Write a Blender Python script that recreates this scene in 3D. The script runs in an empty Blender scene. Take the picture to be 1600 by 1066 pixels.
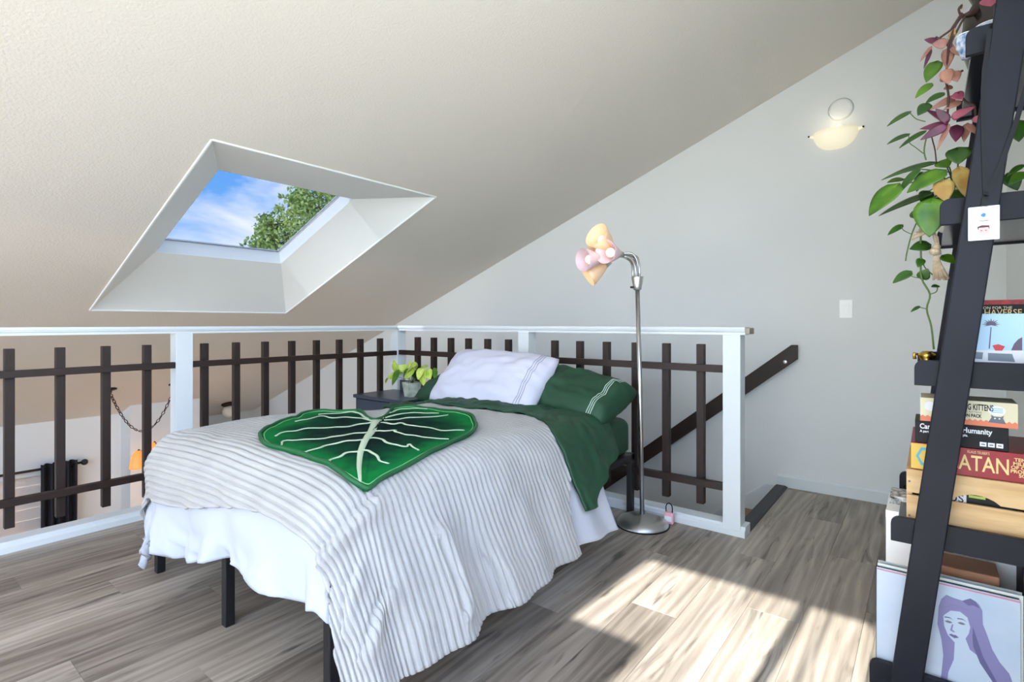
import bpy, bmesh, math, random
from mathutils import Vector, Matrix, noise

# ------------------------------------------------------------------ camera
sc = bpy.context.scene
C = sc.collection
PI = math.pi
YAW = math.atan(650 / 826)
CAMH = 1.1
cam = bpy.data.cameras.new('camera'); co = bpy.data.objects.new('camera', cam); C.objects.link(co)
co.location = (0, 0, CAMH); co.rotation_euler = (PI / 2, 0, YAW)
cam.sensor_width = 36; cam.lens = 826 / 1600 * 36; cam.shift_y = -28 / 1600; cam.clip_start = .02
sc.camera = co

# ------------------------------------------------------------------ sky, sun, exposure
SKY = 6.0
w = bpy.data.worlds.new('sky'); sc.world = w; w.use_nodes = True
nt = w.node_tree; nt.nodes.clear()
def wn(t, **k):
    n = nt.nodes.new(t)
    for a, v in k.items(): setattr(n, a, v)
    return n
out = wn('ShaderNodeOutputWorld'); bg = wn('ShaderNodeBackground'); bg.inputs[1].default_value = SKY
tc = wn('ShaderNodeTexCoord'); sep = wn('ShaderNodeSeparateXYZ'); nt.links.new(tc.outputs['Generated'], sep.inputs[0])
mr = wn('ShaderNodeMapRange'); mr.inputs[1].default_value = -1; mr.inputs[2].default_value = 1; nt.links.new(sep.outputs[2], mr.inputs[0])
ramp = wn('ShaderNodeValToRGB'); nt.links.new(mr.outputs[0], ramp.inputs[0]); el = ramp.color_ramp.elements
el[0].position = .49; el[0].color = (.57, .57, .55, 1)                 # ground below the horizon
el[1].position = .78; el[1].color = (.07, .26, .78, 1)
q_ = el.new(.505); q_.color = (.85, .92, 1, 1); q_ = el.new(.60); q_.color = (.17, .45, .93, 1)
mp = wn('ShaderNodeMapping'); mp.inputs['Scale'].default_value = (1.0, 1.6, 3.2); mp.inputs['Rotation'].default_value = (.3, .5, .2)
nt.links.new(tc.outputs['Generated'], mp.inputs[0])
nz = wn('ShaderNodeTexNoise'); nz.inputs['Scale'].default_value = 3.4; nz.inputs['Detail'].default_value = 7; nz.inputs['Roughness'].default_value = .55
nz.inputs['Distortion'].default_value = .6
nt.links.new(mp.outputs[0], nz.inputs['Vector'])
cr = wn('ShaderNodeValToRGB'); cr.color_ramp.elements[0].position = .40; cr.color_ramp.elements[1].position = .62
nt.links.new(nz.outputs[0], cr.inputs[0])
mx = wn('ShaderNodeMix', data_type='RGBA'); up_ = wn('ShaderNodeMath', operation='GREATER_THAN'); up_.inputs[1].default_value = 0; nt.links.new(sep.outputs[2], up_.inputs[0]); cm = wn('ShaderNodeMath', operation='MULTIPLY'); nt.links.new(cr.outputs[0], cm.inputs[0]); nt.links.new(up_.outputs[0], cm.inputs[1]); nt.links.new(cm.outputs[0], mx.inputs[0]); nt.links.new(ramp.outputs[0], mx.inputs[6])
mx.inputs[7].default_value = (1.0, 1.0, 1.0, 1)
nt.links.new(mx.outputs[2], bg.inputs[0]); nt.links.new(bg.outputs[0], out.inputs[0])

SUN_DIR = Vector((.05, 1, -.68)).normalized()
sl = bpy.data.lights.new('sun', 'SUN'); sl.energy = 11; sl.angle = math.radians(.55); sl.color = (1, .98, .95)
so = bpy.data.objects.new('sun', sl); C.objects.link(so); so.location = (0, -6, 6)
so.rotation_euler = SUN_DIR.to_track_quat('-Z', 'Y').to_euler()
sc.view_settings.view_transform = 'Standard'; sc.view_settings.look = 'None'
sc.view_settings.exposure = 0.88; sc.view_settings.gamma = 1; sc.view_settings.use_curve_mapping = False

# ------------------------------------------------------------------ helpers
rnd = random.Random(7)
def s2l(c):
    return tuple(((x / 255) / 12.92 if x / 255 <= .04045 else ((x / 255 + .055) / 1.055) ** 2.4) for x in c)
class MB:
    """collects geometry; build() links it as ONE mesh object"""
    def __init__(self): self.v = []; self.f = []
    def add(self, vs, fs):
        b = len(self.v); self.v += [tuple(p) for p in vs]; self.f += [tuple(b + i for i in f) for f in fs]; return self
    def box(self, x0, x1, y0, y1, z0, z1):
        return self.add([(x0,y0,z0),(x1,y0,z0),(x1,y1,z0),(x0,y1,z0),(x0,y0,z1),(x1,y0,z1),(x1,y1,z1),(x0,y1,z1)],
                        [(0,3,2,1),(4,5,6,7),(0,1,5,4),(1,2,6,5),(2,3,7,6),(3,0,4,7)])
    def prism(self, poly, n, d):
        """poly: list of 3D points (planar), extruded along vector n*d"""
        n = Vector(n) * d; k = len(poly)
        vs = [Vector(p) for p in poly] + [Vector(p) + n for p in poly]
        fs = [tuple(range(k))[::-1], tuple(range(k, 2 * k))] + [(i, (i + 1) % k, k + (i + 1) % k, k + i) for i in range(k)]
        return self.add(vs, fs)
    def tube(self, pts, r, seg=8, caps=True):
        pts = [Vector(p) for p in pts]; n = len(pts); rs = r if isinstance(r, (list, tuple)) else [r] * n
        rings = []; up = None
        for i, p in enumerate(pts):
            t = (pts[min(i + 1, n - 1)] - pts[max(i - 1, 0)]).normalized()
            if up is None: up = Vector((0, 0, 1)) if abs(t.z) < .9 else Vector((1, 0, 0))
            a = t.cross(up)
            if a.length < 1e-6: a = t.orthogonal()
            a.normalize(); b = a.cross(t).normalized(); up = b
            rings.append([p + (a * math.cos(2 * PI * j / seg) + b * math.sin(2 * PI * j / seg)) * rs[i] for j in range(seg)])
        vs = [q for rr in rings for q in rr]
        fs = [(i * seg + j, i * seg + (j + 1) % seg, (i + 1) * seg + (j + 1) % seg, (i + 1) * seg + j) for i in range(n - 1) for j in range(seg)]
        if caps: fs += [tuple(range(seg))[::-1], tuple((n - 1) * seg + j for j in range(seg))]
        return self.add(vs, fs)
    def lathe(self, prof, seg=24, o=(0, 0, 0), axis=None, cap0=False, cap1=False):
        """prof: (r, h) pairs along axis from origin o"""
        ax = Vector(axis or (0, 0, 1)).normalized()
        a = ax.orthogonal().normalized(); b = ax.cross(a); o = Vector(o)
        vs = []; n = len(prof)
        for r, h in prof:
            for j in range(seg):
                t = 2 * PI * j / seg
                vs.append(o + ax * h + (a * math.cos(t) + b * math.sin(t)) * r)
        fs = [(i * seg + j, i * seg + (j + 1) % seg, (i + 1) * seg + (j + 1) % seg, (i + 1) * seg + j) for i in range(n - 1) for j in range(seg)]
        if cap0: fs.append(tuple(range(seg))[::-1])
        if cap1: fs.append(tuple((n - 1) * seg + j for j in range(seg)))
        return self.add(vs, fs)
    def sphere(self, c, r, seg=14, rings=8):
        c = Vector(c); rr = r if isinstance(r, (tuple, list)) else (r, r, r)
        vs = [c + Vector((0, 0, -rr[2]))]
        for i in range(1, rings):
            t = PI * i / rings
            for j in range(seg):
                p = 2 * PI * j / seg
                vs.append(c + Vector((rr[0] * math.sin(t) * math.cos(p), rr[1] * math.sin(t) * math.sin(p), -rr[2] * math.cos(t))))
        vs.append(c + Vector((0, 0, rr[2])))
        fs = [(0, 1 + (j + 1) % seg, 1 + j) for j in range(seg)]
        for i in range(rings - 2):
            for j in range(seg):
                fs.append((1 + i * seg + j, 1 + i * seg + (j + 1) % seg, 1 + (i + 1) * seg + (j + 1) % seg, 1 + (i + 1) * seg + j))
        L = len(vs) - 1
        fs += [(L, 1 + (rings - 2) * seg + j, 1 + (rings - 2) * seg + (j + 1) % seg) for j in range(seg)]
        return self.add(vs, fs)
    def grid(self, rows):
        m = len(rows[0])
        return self.add([p for r in rows for p in r], [(i * m + j, i * m + j + 1, (i + 1) * m + j + 1, (i + 1) * m + j) for i in range(len(rows) - 1) for j in range(m - 1)])
    def build(self, name, mat, parent=None, bevel=0, smooth=False, seg=2, fix=True):
        me = bpy.data.meshes.new(name); me.from_pydata(self.v, [], self.f)
        if fix or bevel:
            bm = bmesh.new(); bm.from_mesh(me)
            if bevel:
                bmesh.ops.bevel(bm, geom=[e for e in bm.edges if len(e.link_faces) == 2 and e.calc_face_angle(0) > .5], offset=bevel, segments=seg, affect='EDGES', profile=.5)
            bmesh.ops.recalc_face_normals(bm, faces=bm.faces); bm.to_mesh(me); bm.free()
        if smooth:
            for p in me.polygons: p.use_smooth = True
        if mat: me.materials.append(mat)
        return place(name, me, parent)
def place(name, me, parent=None, loc=None):
    o = bpy.data.objects.new(name, me); C.objects.link(o)
    if loc is not None: o.location = loc
    if parent:
        o.parent = parent; o.matrix_parent_inverse = inv(parent)
    return o
def world(o):
    m = Matrix.LocRotScale(o.location, o.rotation_euler, o.scale)
    return (world(o.parent) @ o.matrix_parent_inverse @ m) if o.parent else m
def inv(o): return world(o).inverted()
def box(name, mat, parent, x0, x1, y0, y1, z0, z1, bevel=.002):
    return MB().box(x0, x1, y0, y1, z0, z1).build(name, mat, parent, bevel)
def tag(o, label=None, cat=None, group=None, kind=None):
    if label: o['label'] = label
    if cat: o['category'] = cat
    if group: o['group'] = group
    if kind: o['kind'] = kind
    return o
def thing(name, loc, label, cat, group=None, kind=None):
    e = bpy.data.objects.new(name, None); C.objects.link(e); e.location = loc; e.empty_display_size = .05
    return tag(e, label, cat, group, kind)
def text(body, size, mat, parent, loc, name='lettering', align='LEFT', sx=1.0, bold=0.0, rot=(PI / 2, 0, 0), fit=None):
    cu = bpy.data.curves.new(name, 'FONT'); cu.body = body; cu.size = size; cu.align_x = align; cu.extrude = .0004; cu.offset = bold; cu.resolution_u = 3
    t = bpy.data.objects.new(name + '_c', cu); C.objects.link(t); bpy.context.view_layer.update()
    me = bpy.data.meshes.new_from_object(t.evaluated_get(bpy.context.evaluated_depsgraph_get()))
    bpy.data.objects.remove(t); bpy.data.curves.remove(cu)
    if fit:
        xa = [v.co.x for v in me.vertices]; sx = (fit[1] - fit[0]) / (max(xa) - min(xa)); loc = (fit[0] - min(xa) * sx, loc[1], loc[2])
    me.transform(Matrix.Translation(loc) @ (Matrix.Rotation(rot[2], 4, 'Z') @ Matrix.Rotation(rot[0], 4, 'X')) @ Matrix.Diagonal((sx, 1, 1, 1)))
    me.materials.clear(); me.materials.append(mat); me.name = name
    return place(name, me, parent)

# ------------------------------------------------------------------ materials
def mat(name, rgb, rough=.6, metal=0, var=0, vscale=8, bump=0, bscale=60, spec=.5, stretch=None, emit=None, estr=0, trans=0, sss=0, coat=0, lin=False, sheen=0, rgb2=None):
    m = bpy.data.materials.new(name); m.use_nodes = True; t = m.node_tree; b = t.nodes['Principled BSDF']
    c = rgb if lin else s2l(rgb)
    b.inputs['Base Color'].default_value = (*c, 1); b.inputs['Roughness'].default_value = rough; b.inputs['Metallic'].default_value = metal
    b.inputs['Specular IOR Level'].default_value = spec
    if coat: b.inputs['Coat Weight'].default_value = coat
    if sheen: b.inputs['Sheen Weight'].default_value = sheen
    if trans: b.inputs['Transmission Weight'].default_value = trans
    if sss: b.inputs['Subsurface Weight'].default_value = sss; b.inputs['Subsurface Radius'].default_value = (.02, .02, .02)
    if emit: b.inputs['Emission Color'].default_value = (*s2l(emit), 1); b.inputs['Emission Strength'].default_value = estr
    tc = t.nodes.new('ShaderNodeTexCoord'); src = tc.outputs['Object']
    if stretch:
        mp = t.nodes.new('ShaderNodeMapping'); mp.inputs['Scale'].default_value = stretch; t.links.new(src, mp.inputs[0]); src = mp.outputs[0]
    if var or rgb2:
        n = t.nodes.new('ShaderNodeTexNoise'); n.inputs['Scale'].default_value = vscale; n.inputs['Detail'].default_value = 5; t.links.new(src, n.inputs['Vector'])
        r = t.nodes.new('ShaderNodeValToRGB'); t.links.new(n.outputs[0], r.inputs[0])
        r.color_ramp.elements[0].position = .35; r.color_ramp.elements[1].position = .65
        if rgb2: a, d = c, s2l(rgb2)
        else: a, d = tuple(x * (1 - var) for x in c), tuple(min(1, x * (1 + var)) for x in c)
        r.color_ramp.elements[0].color = (*a, 1); r.color_ramp.elements[1].color = (*d, 1)
        t.links.new(r.outputs[0], b.inputs['Base Color'])
    if bump:
        n = t.nodes.new('ShaderNodeTexNoise'); n.inputs['Scale'].default_value = bscale; n.inputs['Detail'].default_value = 3; t.links.new(src, n.inputs['Vector'])
        bp = t.nodes.new('ShaderNodeBump'); bp.inputs['Strength'].default_value = bump; bp.inputs['Distance'].default_value = .004
        t.links.new(n.outputs[0], bp.inputs['Height']); t.links.new(bp.outputs[0], b.inputs['Normal'])
    return m
def glass_mat(name, tint, refl=.06):
    m = bpy.data.materials.new(name); m.use_nodes = True; t = m.node_tree; t.nodes.clear()
    o = t.nodes.new('ShaderNodeOutputMaterial'); mixs = t.nodes.new('ShaderNodeMixShader'); tr = t.nodes.new('ShaderNodeBsdfTransparent'); gl = t.nodes.new('ShaderNodeBsdfGlossy')
    tr.inputs[0].default_value = (*tint, 1); gl.inputs['Roughness'].default_value = .02; mixs.inputs[0].default_value = refl
    t.links.new(tr.outputs[0], mixs.inputs[1]); t.links.new(gl.outputs[0], mixs.inputs[2]); t.links.new(mixs.outputs[0], o.inputs[0])
    return m
def plank_mat():
    m = bpy.data.materials.new('grey_oak_plank'); m.use_nodes = True; t = m.node_tree; b = t.nodes['Principled BSDF']
    N = lambda k: t.nodes.new(k); L = t.links.new
    tc = N('ShaderNodeTexCoord'); oi = N('ShaderNodeObjectInfo')
    off = N('ShaderNodeVectorMath'); off.operation = 'SCALE'; off.inputs[0].default_value = (37.1, 71.7, 13.3); L(oi.outputs['Random'], off.inputs['Scale'])
    add = N('ShaderNodeVectorMath'); L(tc.outputs['Object'], add.inputs[0]); L(off.outputs[0], add.inputs[1])
    def mapn(sc):
        q = N('ShaderNodeMapping'); q.inputs['Scale'].default_value = sc; L(add.outputs[0], q.inputs[0]); return q
    # broad tone
    n1 = N('ShaderNodeTexNoise'); n1.inputs['Scale'].default_value = 1; n1.inputs['Detail'].default_value = 3; L(mapn((9, 1.3, 1)).outputs[0], n1.inputs['Vector'])
    # fine grain streaks
    n2 = N('ShaderNodeTexNoise'); n2.inputs['Scale'].default_value = 1; n2.inputs['Detail'].default_value = 6; n2.inputs['Roughness'].default_value = .65; L(mapn((82, 2.6, 1)).outputs[0], n2.inputs['Vector'])
    # cathedral figure
    wv = N('ShaderNodeTexWave'); wv.wave_type = 'BANDS'; wv.bands_direction = 'X'; wv.inputs['Scale'].default_value = 1.0; wv.inputs['Distortion'].default_value = 14; wv.inputs['Detail'].default_value = 2.5
    wv.inputs['Detail Scale'].default_value = .9; L(mapn((7, .9, 1)).outputs[0], wv.inputs['Vector'])
    # dark knots and cracks
    n3 = N('ShaderNodeTexNoise'); n3.inputs['Scale'].default_value = 1; n3.inputs['Detail'].default_value = 4; n3.inputs['Distortion'].default_value = .8; L(mapn((26, 3.0, 1)).outputs[0], n3.inputs['Vector'])
    cr = N('ShaderNodeValToRGB'); L(n3.outputs[0], cr.inputs[0]); e = cr.color_ramp.elements
    e[0].position = .29; e[0].color = (.22, .22, .22, 1); e[1].position = .42; e[1].color = (1, 1, 1, 1)
    def mth(op, a, bb):
        q = N('ShaderNodeMath'); q.operation = op
        for i, x in enumerate((a, bb)):
            if isinstance(x, (int, float)): q.inputs[i].default_value = x
            else: L(x, q.inputs[i])
        return q.outputs[0]
    s = mth('ADD', mth('MULTIPLY', n1.outputs[0], .58), mth('MULTIPLY', n2.outputs[0], .31))
    s = mth('ADD', s, mth('MULTIPLY', wv.outputs[0], .10))
    s = mth('ADD', s, mth('MULTIPLY', mth('SUBTRACT', oi.outputs['Random'], .5), .16))
    r = N('ShaderNodeValToRGB'); L(s, r.inputs[0]); e = r.color_ramp.elements
    e[0].position = .30; e[0].color = (*s2l((104, 94, 84)), 1); e[1].position = .72; e[1].color = (*s2l((186, 175, 160)), 1)
    mid = e.new(.52); mid.color = (*s2l((150, 138, 125)), 1)
    mm = N('ShaderNodeMix'); mm.data_type = 'RGBA'; mm.blend_type = 'MULTIPLY'; mm.inputs[0].default_value = .8
    L(r.outputs[0], mm.inputs[6]); L(cr.outputs[0], mm.inputs[7]); L(mm.outputs[2], b.inputs['Base Color'])
    b.inputs['Roughness'].default_value = .42
    bp = N('ShaderNodeBump'); bp.inputs['Strength'].default_value = .12; bp.inputs['Distance'].default_value = .002; L(n2.outputs[0], bp.inputs['Height']); L(bp.outputs[0], b.inputs['Normal'])
    return m

M = {}
M['wall'] = mat('wall_paint', (224, 227, 226), .75, bump=.12, bscale=140)
M['ceil'] = mat('ceiling_paint', (226, 221, 212), .85, bump=.55, bscale=95)
M['white'] = mat('white_trim_paint', (216, 222, 224), .4)
M['shaft'] = mat('skylight_shaft_paint', (234, 238, 236), .6)
M['brown'] = mat('dark_brown_wood', (38, 21, 14), .55, var=.22, vscale=14, stretch=(8, 8, 1), bump=.2, bscale=50)
M['brownh'] = mat('dark_brown_wood_rail', (40, 23, 15), .55, var=.18, vscale=10, stretch=(2, 2, 10))
M['plank'] = plank_mat()
M['nosing'] = mat('black_rubber_nosing', (46, 46, 50), .55)
M['carpet'] = mat('tan_carpet', (122, 100, 70), .95, rgb2=(176, 150, 108), vscale=160, bump=.6, bscale=300)
M['blackmetal'] = mat('black_powder_coat', (22, 23, 28), .4)
M['green'] = mat('dark_green_sheet', (22, 66, 42), .6, var=.1, vscale=5)
M['duvet'] = mat('white_duvet_cotton', (182, 186, 195), .8, sss=0)
M['pillow'] = mat('white_pillowcase', (202, 203, 218), .75)
M['fleece'] = mat('grey_ribbed_fleece', (172, 171, 169), .9, var=.05, vscale=7, bump=.35, bscale=260, sheen=0)
M['navy'] = mat('navy_black_paint', (14, 16, 28), .5, var=.25, vscale=6, spec=.3)
M['navyp'] = mat('navy_black_gloss', (24, 27, 37), .2)
M['night'] = mat('slate_blue_lacquer', (58, 66, 80), .35)
M['chrome'] = mat('brushed_nickel', (196, 198, 200), .3, metal=1)
M['nickel'] = mat('satin_steel', (200, 200, 198), .42, metal=1, bump=.05, bscale=300)
M['glow_o'] = mat('lit_amber_shade', (226, 194, 160), .45, emit=(255, 205, 150), estr=.06)
M['glow_p'] = mat('lit_pink_shade', (208, 184, 192), .4, emit=(255, 205, 200), estr=.04)
M['bulb'] = mat('lit_bulb', (255, 245, 225), .4, emit=(255, 236, 205), estr=.25)
M['sconce'] = mat('lit_alabaster_glass', (228, 224, 208), .35, emit=(255, 240, 200), estr=.26)
M['orange'] = mat('lit_orange_glass', (235, 150, 80), .4, emit=(255, 165, 80), estr=.35)
M['brass'] = mat('polished_brass', (196, 160, 78), .25, metal=1)
M['bronze'] = mat('dark_bronze_metal', (52, 38, 28), .45, metal=.6)
M['milk'] = mat('milk_glass_globe', (238, 230, 216), .35)
M['plastic'] = mat('white_plastic', (250, 251, 250), .35)
M['leaf'] = mat('pothos_leaf', (48, 96, 14), .34, rgb2=(84, 126, 24), vscale=22)
M['leafd'] = mat('pothos_leaf_deep', (30, 70, 18), .36, rgb2=(54, 98, 26), vscale=20)
M['lime'] = mat('neon_pothos_leaf', (150, 186, 44), .4, rgb2=(206, 218, 110), vscale=26)
M['yellow'] = mat('yellowed_leaf', (196, 174, 98), .5, rgb2=(168, 126, 58), vscale=20)
M['stem'] = mat('green_stem', (84, 112, 52), .5)
M['purple'] = mat('tradescantia_purple_leaf', (66, 24, 44), .4, rgb2=(112, 46, 72), vscale=25)
M['salmon'] = mat('tradescantia_faded_leaf', (132, 84, 72), .5, rgb2=(172, 122, 104), vscale=25)
M['pinkleaf'] = mat('tradescantia_pink_leaf', (140, 58, 82), .45, rgb2=(176, 98, 116), vscale=25)
M['vine'] = mat('dark_brown_vine', (62, 36, 34), .5)
M['stone'] = mat('cracked_grey_ceramic', (150, 160, 142), .5, rgb2=(206, 212, 196), vscale=18, bump=.3, bscale=30)
M['soil'] = mat('potting_soil', (50, 38, 28), .95, bump=.8, bscale=90)
M['rope'] = mat('jute_rope', (160, 138, 112), .9, rgb2=(196, 176, 148), vscale=60, bump=.5, bscale=200)
M['pine'] = mat('pine_crate_wood', (226, 190, 138), .55, rgb2=(206, 164, 112), vscale=5, stretch=(1.2, 1, 9))
M['black'] = mat('black_print', (9, 9, 15), .5, spec=.3)
M['cream'] = mat('cream_card', (226, 218, 184), .5)
M['coral'] = mat('coral_print', (226, 128, 92), .5)
M['red'] = mat('red_box_card', (150, 30, 40), .4)
M['gold'] = mat('gold_print', (238, 206, 140), .45)
M['yell'] = mat('yellow_print', (228, 190, 84), .5)
M['blue'] = mat('light_blue_print', (90, 178, 200), .5)
M['paper'] = mat('white_paper', (238, 240, 244), .5)
M['greyp'] = mat('grey_print', (110, 112, 120), .6)
M['skyp'] = mat('sky_blue_print', (176, 214, 236), .3)
M['lilac'] = mat('lilac_print', (126, 122, 164), .4)
M['palecover'] = mat('pale_blue_sleeve', (168, 186, 206), .3, rgb2=(202, 210, 220), vscale=3)
M['curtain'] = mat('black_curtain_cloth', (30, 30, 38), .8)
M['blind'] = mat('pale_blind_slat', (226, 214, 204), .6)
M['pink'] = mat('pink_vinyl', (240, 178, 188), .4)
M['porcelain'] = mat('blue_white_porcelain', (234, 240, 246), .2, rgb2=(88, 128, 178), vscale=55)
M['darkpot'] = mat('dark_glazed_pot', (36, 31, 30), .25)
M['potw'] = mat('white_planter', (224, 224, 220), .4)
M['bark'] = mat('tree_bark', (92, 76, 60), .9, bump=.6, bscale=20)
M['treeleaf'] = mat('tree_leaf', (112, 150, 66), .6, rgb2=(172, 196, 112), vscale=1.4)
M['cardb'] = mat('brown_cardboard', (178, 128, 96), .7)
M['skyglass'] = glass_mat('sky_dimming_glass', (.29, .30, .315), .03)  # tint made up to dim the sky behind the pane
M['glass'] = glass_mat('clear_window_glass', (.93, .95, .95), .06)
M['roof'] = mat('grey_shingle', (96, 92, 88), .9)
M['lowfloor'] = mat('beige_carpet_lower', (178, 160, 138), .95)

# ------------------------------------------------------------------ room shell
SL, CZ = .393, 2.966                       # ceiling plane z = SL*x + CZ
WX, WY, RY = .335, 3.93, -1.0              # right wall, back wall, rear wall
LX, LY = -3.453, 2.857                     # room-side faces of the railing curbs
LOW = -2.45
cz = lambda x, d=0: SL * x + CZ + d
SK = dict(x0=-4.52, x1=-2.594, y0=1.06, y1=2.47)
xs = [-8.4, SK['x0'], SK['x1'], -1.35, WX + .12]; ys = [-3.5, RY - .12, SK['y0'], SK['y1'], WY + .12]  # unseen ceiling carried on behind the camera to keep sun off the bed
b = MB()
for i in range(4):
    for j in range(4):
        if (i, j) == (1, 2) or (i == 3 and j == 0): continue
        q = [(xs[i], ys[j]), (xs[i + 1], ys[j]), (xs[i + 1], ys[j + 1]), (xs[i], ys[j + 1])]
        b.prism([(x, y, cz(x)) for x, y in q], (0, 0, 1), .16)
tag(b.build('ceiling', M['ceil'], fix=True), 'sloped white textured ceiling', kind='structure')
# back wall
b = MB().prism([(-8.4, WY, LOW), (WX + .12, WY, LOW), (WX + .12, WY, cz(WX + .12) + .05), (-8.4, WY, cz(-8.4) + .05)], (0, 1, 0), .12)
tag(b.build('wall_back', M['wall']), 'plain white back wall beside the stairs', kind='structure')
b = MB()
for (y0, y1, z0, z1) in ((RY - .12, -.9, -.25, 9), (1.5, WY, -.25, 9), (-.9, 1.5, -.25, 1.1), (-.9, 1.5, 2.6, 9)):
    z1 = min(z1, cz(WX) + .05); b.prism([(WX, y0, z0), (WX, y1, z0), (WX, y1, z1), (WX, y0, z1)], (1, 0, 0), .12)
tag(b.build('wall_right', M['wall']), 'white side wall behind the shelf', kind='structure')
wi = thing('window_daylight_fill', (WX, .3, 1.1), 'unseen wide side window added to bring in daylight', None, kind='structure')  # unseen window, added to fill the room with daylight
box('pane', M['glass'], wi, WX + .06, WX + .066, -.9, 1.5, 1.1, 2.6, 0)
box('mullion', M['white'], wi, WX + .03, WX + .09, .28, .32, 1.1, 2.6, 0)
# rear wall behind the camera, openings stepped to fit the sun patch, low one added for daylight
def wallcells(xc, zc, skip, y, t, zt):
    b = MB()
    for i in range(len(xc) - 1):
        for j in range(len(zc) - 1):
            if (i, j) in skip: continue
            z0, z1 = zc[j], zc[j + 1]
            za, zb = (zt(xc[i]), zt(xc[i + 1])) if j == len(zc) - 2 else (z1, z1)
            b.prism([(xc[i], y, z0), (xc[i + 1], y, z0), (xc[i + 1], y, zb), (xc[i], y, za)], (0, -1, 0), t)
    return b
WINX = [-1.47, -1.40, -1.19, -.90, -.565, -.525, -.30, .25, WX]
b = wallcells(WINX, [-.25, .12, 1.38, 1.44, 1.83, 2.34, 3.0], {(i, 1) for i in range(1, 7)} | {(2, 4), (3, 3), (3, 4), (5, 3), (5, 4)}, RY, .12, lambda x: cz(x) + .05)
wr = tag(b.build('wall_rear', M['wall']), 'white wall with the window the sun shines through', kind='structure')
for (x0, x1, z0, z1) in ((-1.40, .25, .12, 1.38), (-.90, -.565, 1.44, 2.34), (-1.19, -.90, 1.83, 2.34), (-.525, -.30, 1.44, 2.34)):  # first pane, low and wide, is added for daylight
    wi = thing('window_2', (x0, RY, z0), 'unseen clear pane letting sun or daylight through the rear wall', None, kind='structure')
    box('pane', M['glass'], wi, x0, x1, RY - .07, RY - .064, z0, z1, 0)
box('muntin', M['white'], wr, -.462, -.452, RY - .08, RY - .05, 1.44, 2.34, 0)
for q in ((-.785, -.7, -3.5, WY, LOW, -.25), (LX - .12, -1.47, -3.62, -3.5, LOW, 1.05), (-1.47, -.8, -3.62, -3.5, LOW, -.25), (-1.47, -1.35, -3.5, RY - .12, -.25, 1.05)):  # unseen walls and parapets, added to cut daylight from below and behind
    tag(MB().box(*q).build('wall_loft_lightblock', M['wall']), 'unseen wall added to block daylight below and behind the loft', kind='structure')
# lower storey walls
b = MB().box(-7.6, -7.45, -3.5, .25, LOW, .1).box(-7.6, -7.45, 1.45, 2.05, LOW, .1).box(-7.6, -7.45, .25, 1.45, LOW, -1.7).box(-7.6, -7.45, .25, 1.45, -.47, .1)
tag(b.build('wall_left', M['wall'], bevel=0), 'white lower storey wall with the window', kind='structure')
tag(MB().box(-8.3, -7.13, 2.04, 2.77, LOW, .2).build('wall_closet', M['wall']), 'white wall block jutting out downstairs', kind='structure')
tag(MB().box(-8.3, -8.15, 2.77, WY, LOW, -.2).build('wall_hall', M['wall']), 'wall of the recess downstairs', kind='structure')
tag(MB().box(-8.4, -.8, -3.5, WY, LOW - .1, LOW).build('floor_lower', M['lowfloor']), 'carpeted floor of the lower storey', kind='structure')
tag(MB().box(-8.4, LX - .12, -3.62, -3.5, LOW, -.3).box(-8.4, -5.4, -3.62, -3.5, -.3, .82).build('wall_lower_lightblock', M['wall']), 'unseen wall added to dim daylight in the lower storey', kind='structure')  # added out of view to cut daylight reaching the lower storey
# lower window with blinds
wi = thing('window_1', (-7.5, .85, -1.7), 'downstairs window with pale horizontal blinds', None, kind='structure')
MB().box(-7.56, -7.44, .25, .30, -1.7, -.47).box(-7.56, -7.44, 1.40, 1.45, -1.7, -.47).box(-7.56, -7.44, .25, 1.45, -.52, -.47).box(-7.56, -7.44, .25, 1.45, -1.7, -1.65).build('window_frame', M['white'], wi)
box('pane', M['glass'], wi, -7.56, -7.555, .3, 1.4, -1.65, -.52, 0)
for k in range(9):
    z = -.58 - k * .120
    MB().prism([(-7.535, .3, z - .065), (-7.535, 1.4, z - .065), (-7.525, 1.4, z + .062), (-7.525, .3, z + .062)], (1, 0, 0), .004).build('slat', M['blind'], wi)
# skylight: splayed shaft, curb, pane darkened to dim the sky
wi = thing('window_3', (-3.55, 1.77, cz(-3.55)), 'square skylight with a splayed white shaft', None, kind='structure')
G = dict(x0=-4.15, x1=-3.17, y0=1.33, y1=2.225); dz1, dz2 = .25, .36
lo = [(SK['x0'], SK['y0']), (SK['x1'], SK['y0']), (SK['x1'], SK['y1']), (SK['x0'], SK['y1'])]
hi = [(G['x0'], G['y0']), (G['x1'], G['y0']), (G['x1'], G['y1']), (G['x0'], G['y1'])]
nrm = Vector((-SL, 0, 1)).normalized(); cen = Vector((-3.6, 1.77, cz(-3.6, .12)))
for k in range(4):
    q = [lo[k], lo[(k + 1) % 4], hi[(k + 1) % 4], hi[k]]
    z = [0, 0, dz1, dz1]
    P4 = [Vector((x, y, cz(x, z[i]))) for i, (x, y) in enumerate(q)]
    n = (P4[1] - P4[0]).cross(P4[3] - P4[0]).normalized()
    if n.dot(P4[0] - cen) < 0: n = -n
    mid = (P4[0] + P4[1] + P4[2] + P4[3]) / 4
    MB().prism([p + (p - mid) * .004 for p in P4], n, .03).build('shaft_panel', M['shaft'], wi)
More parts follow.
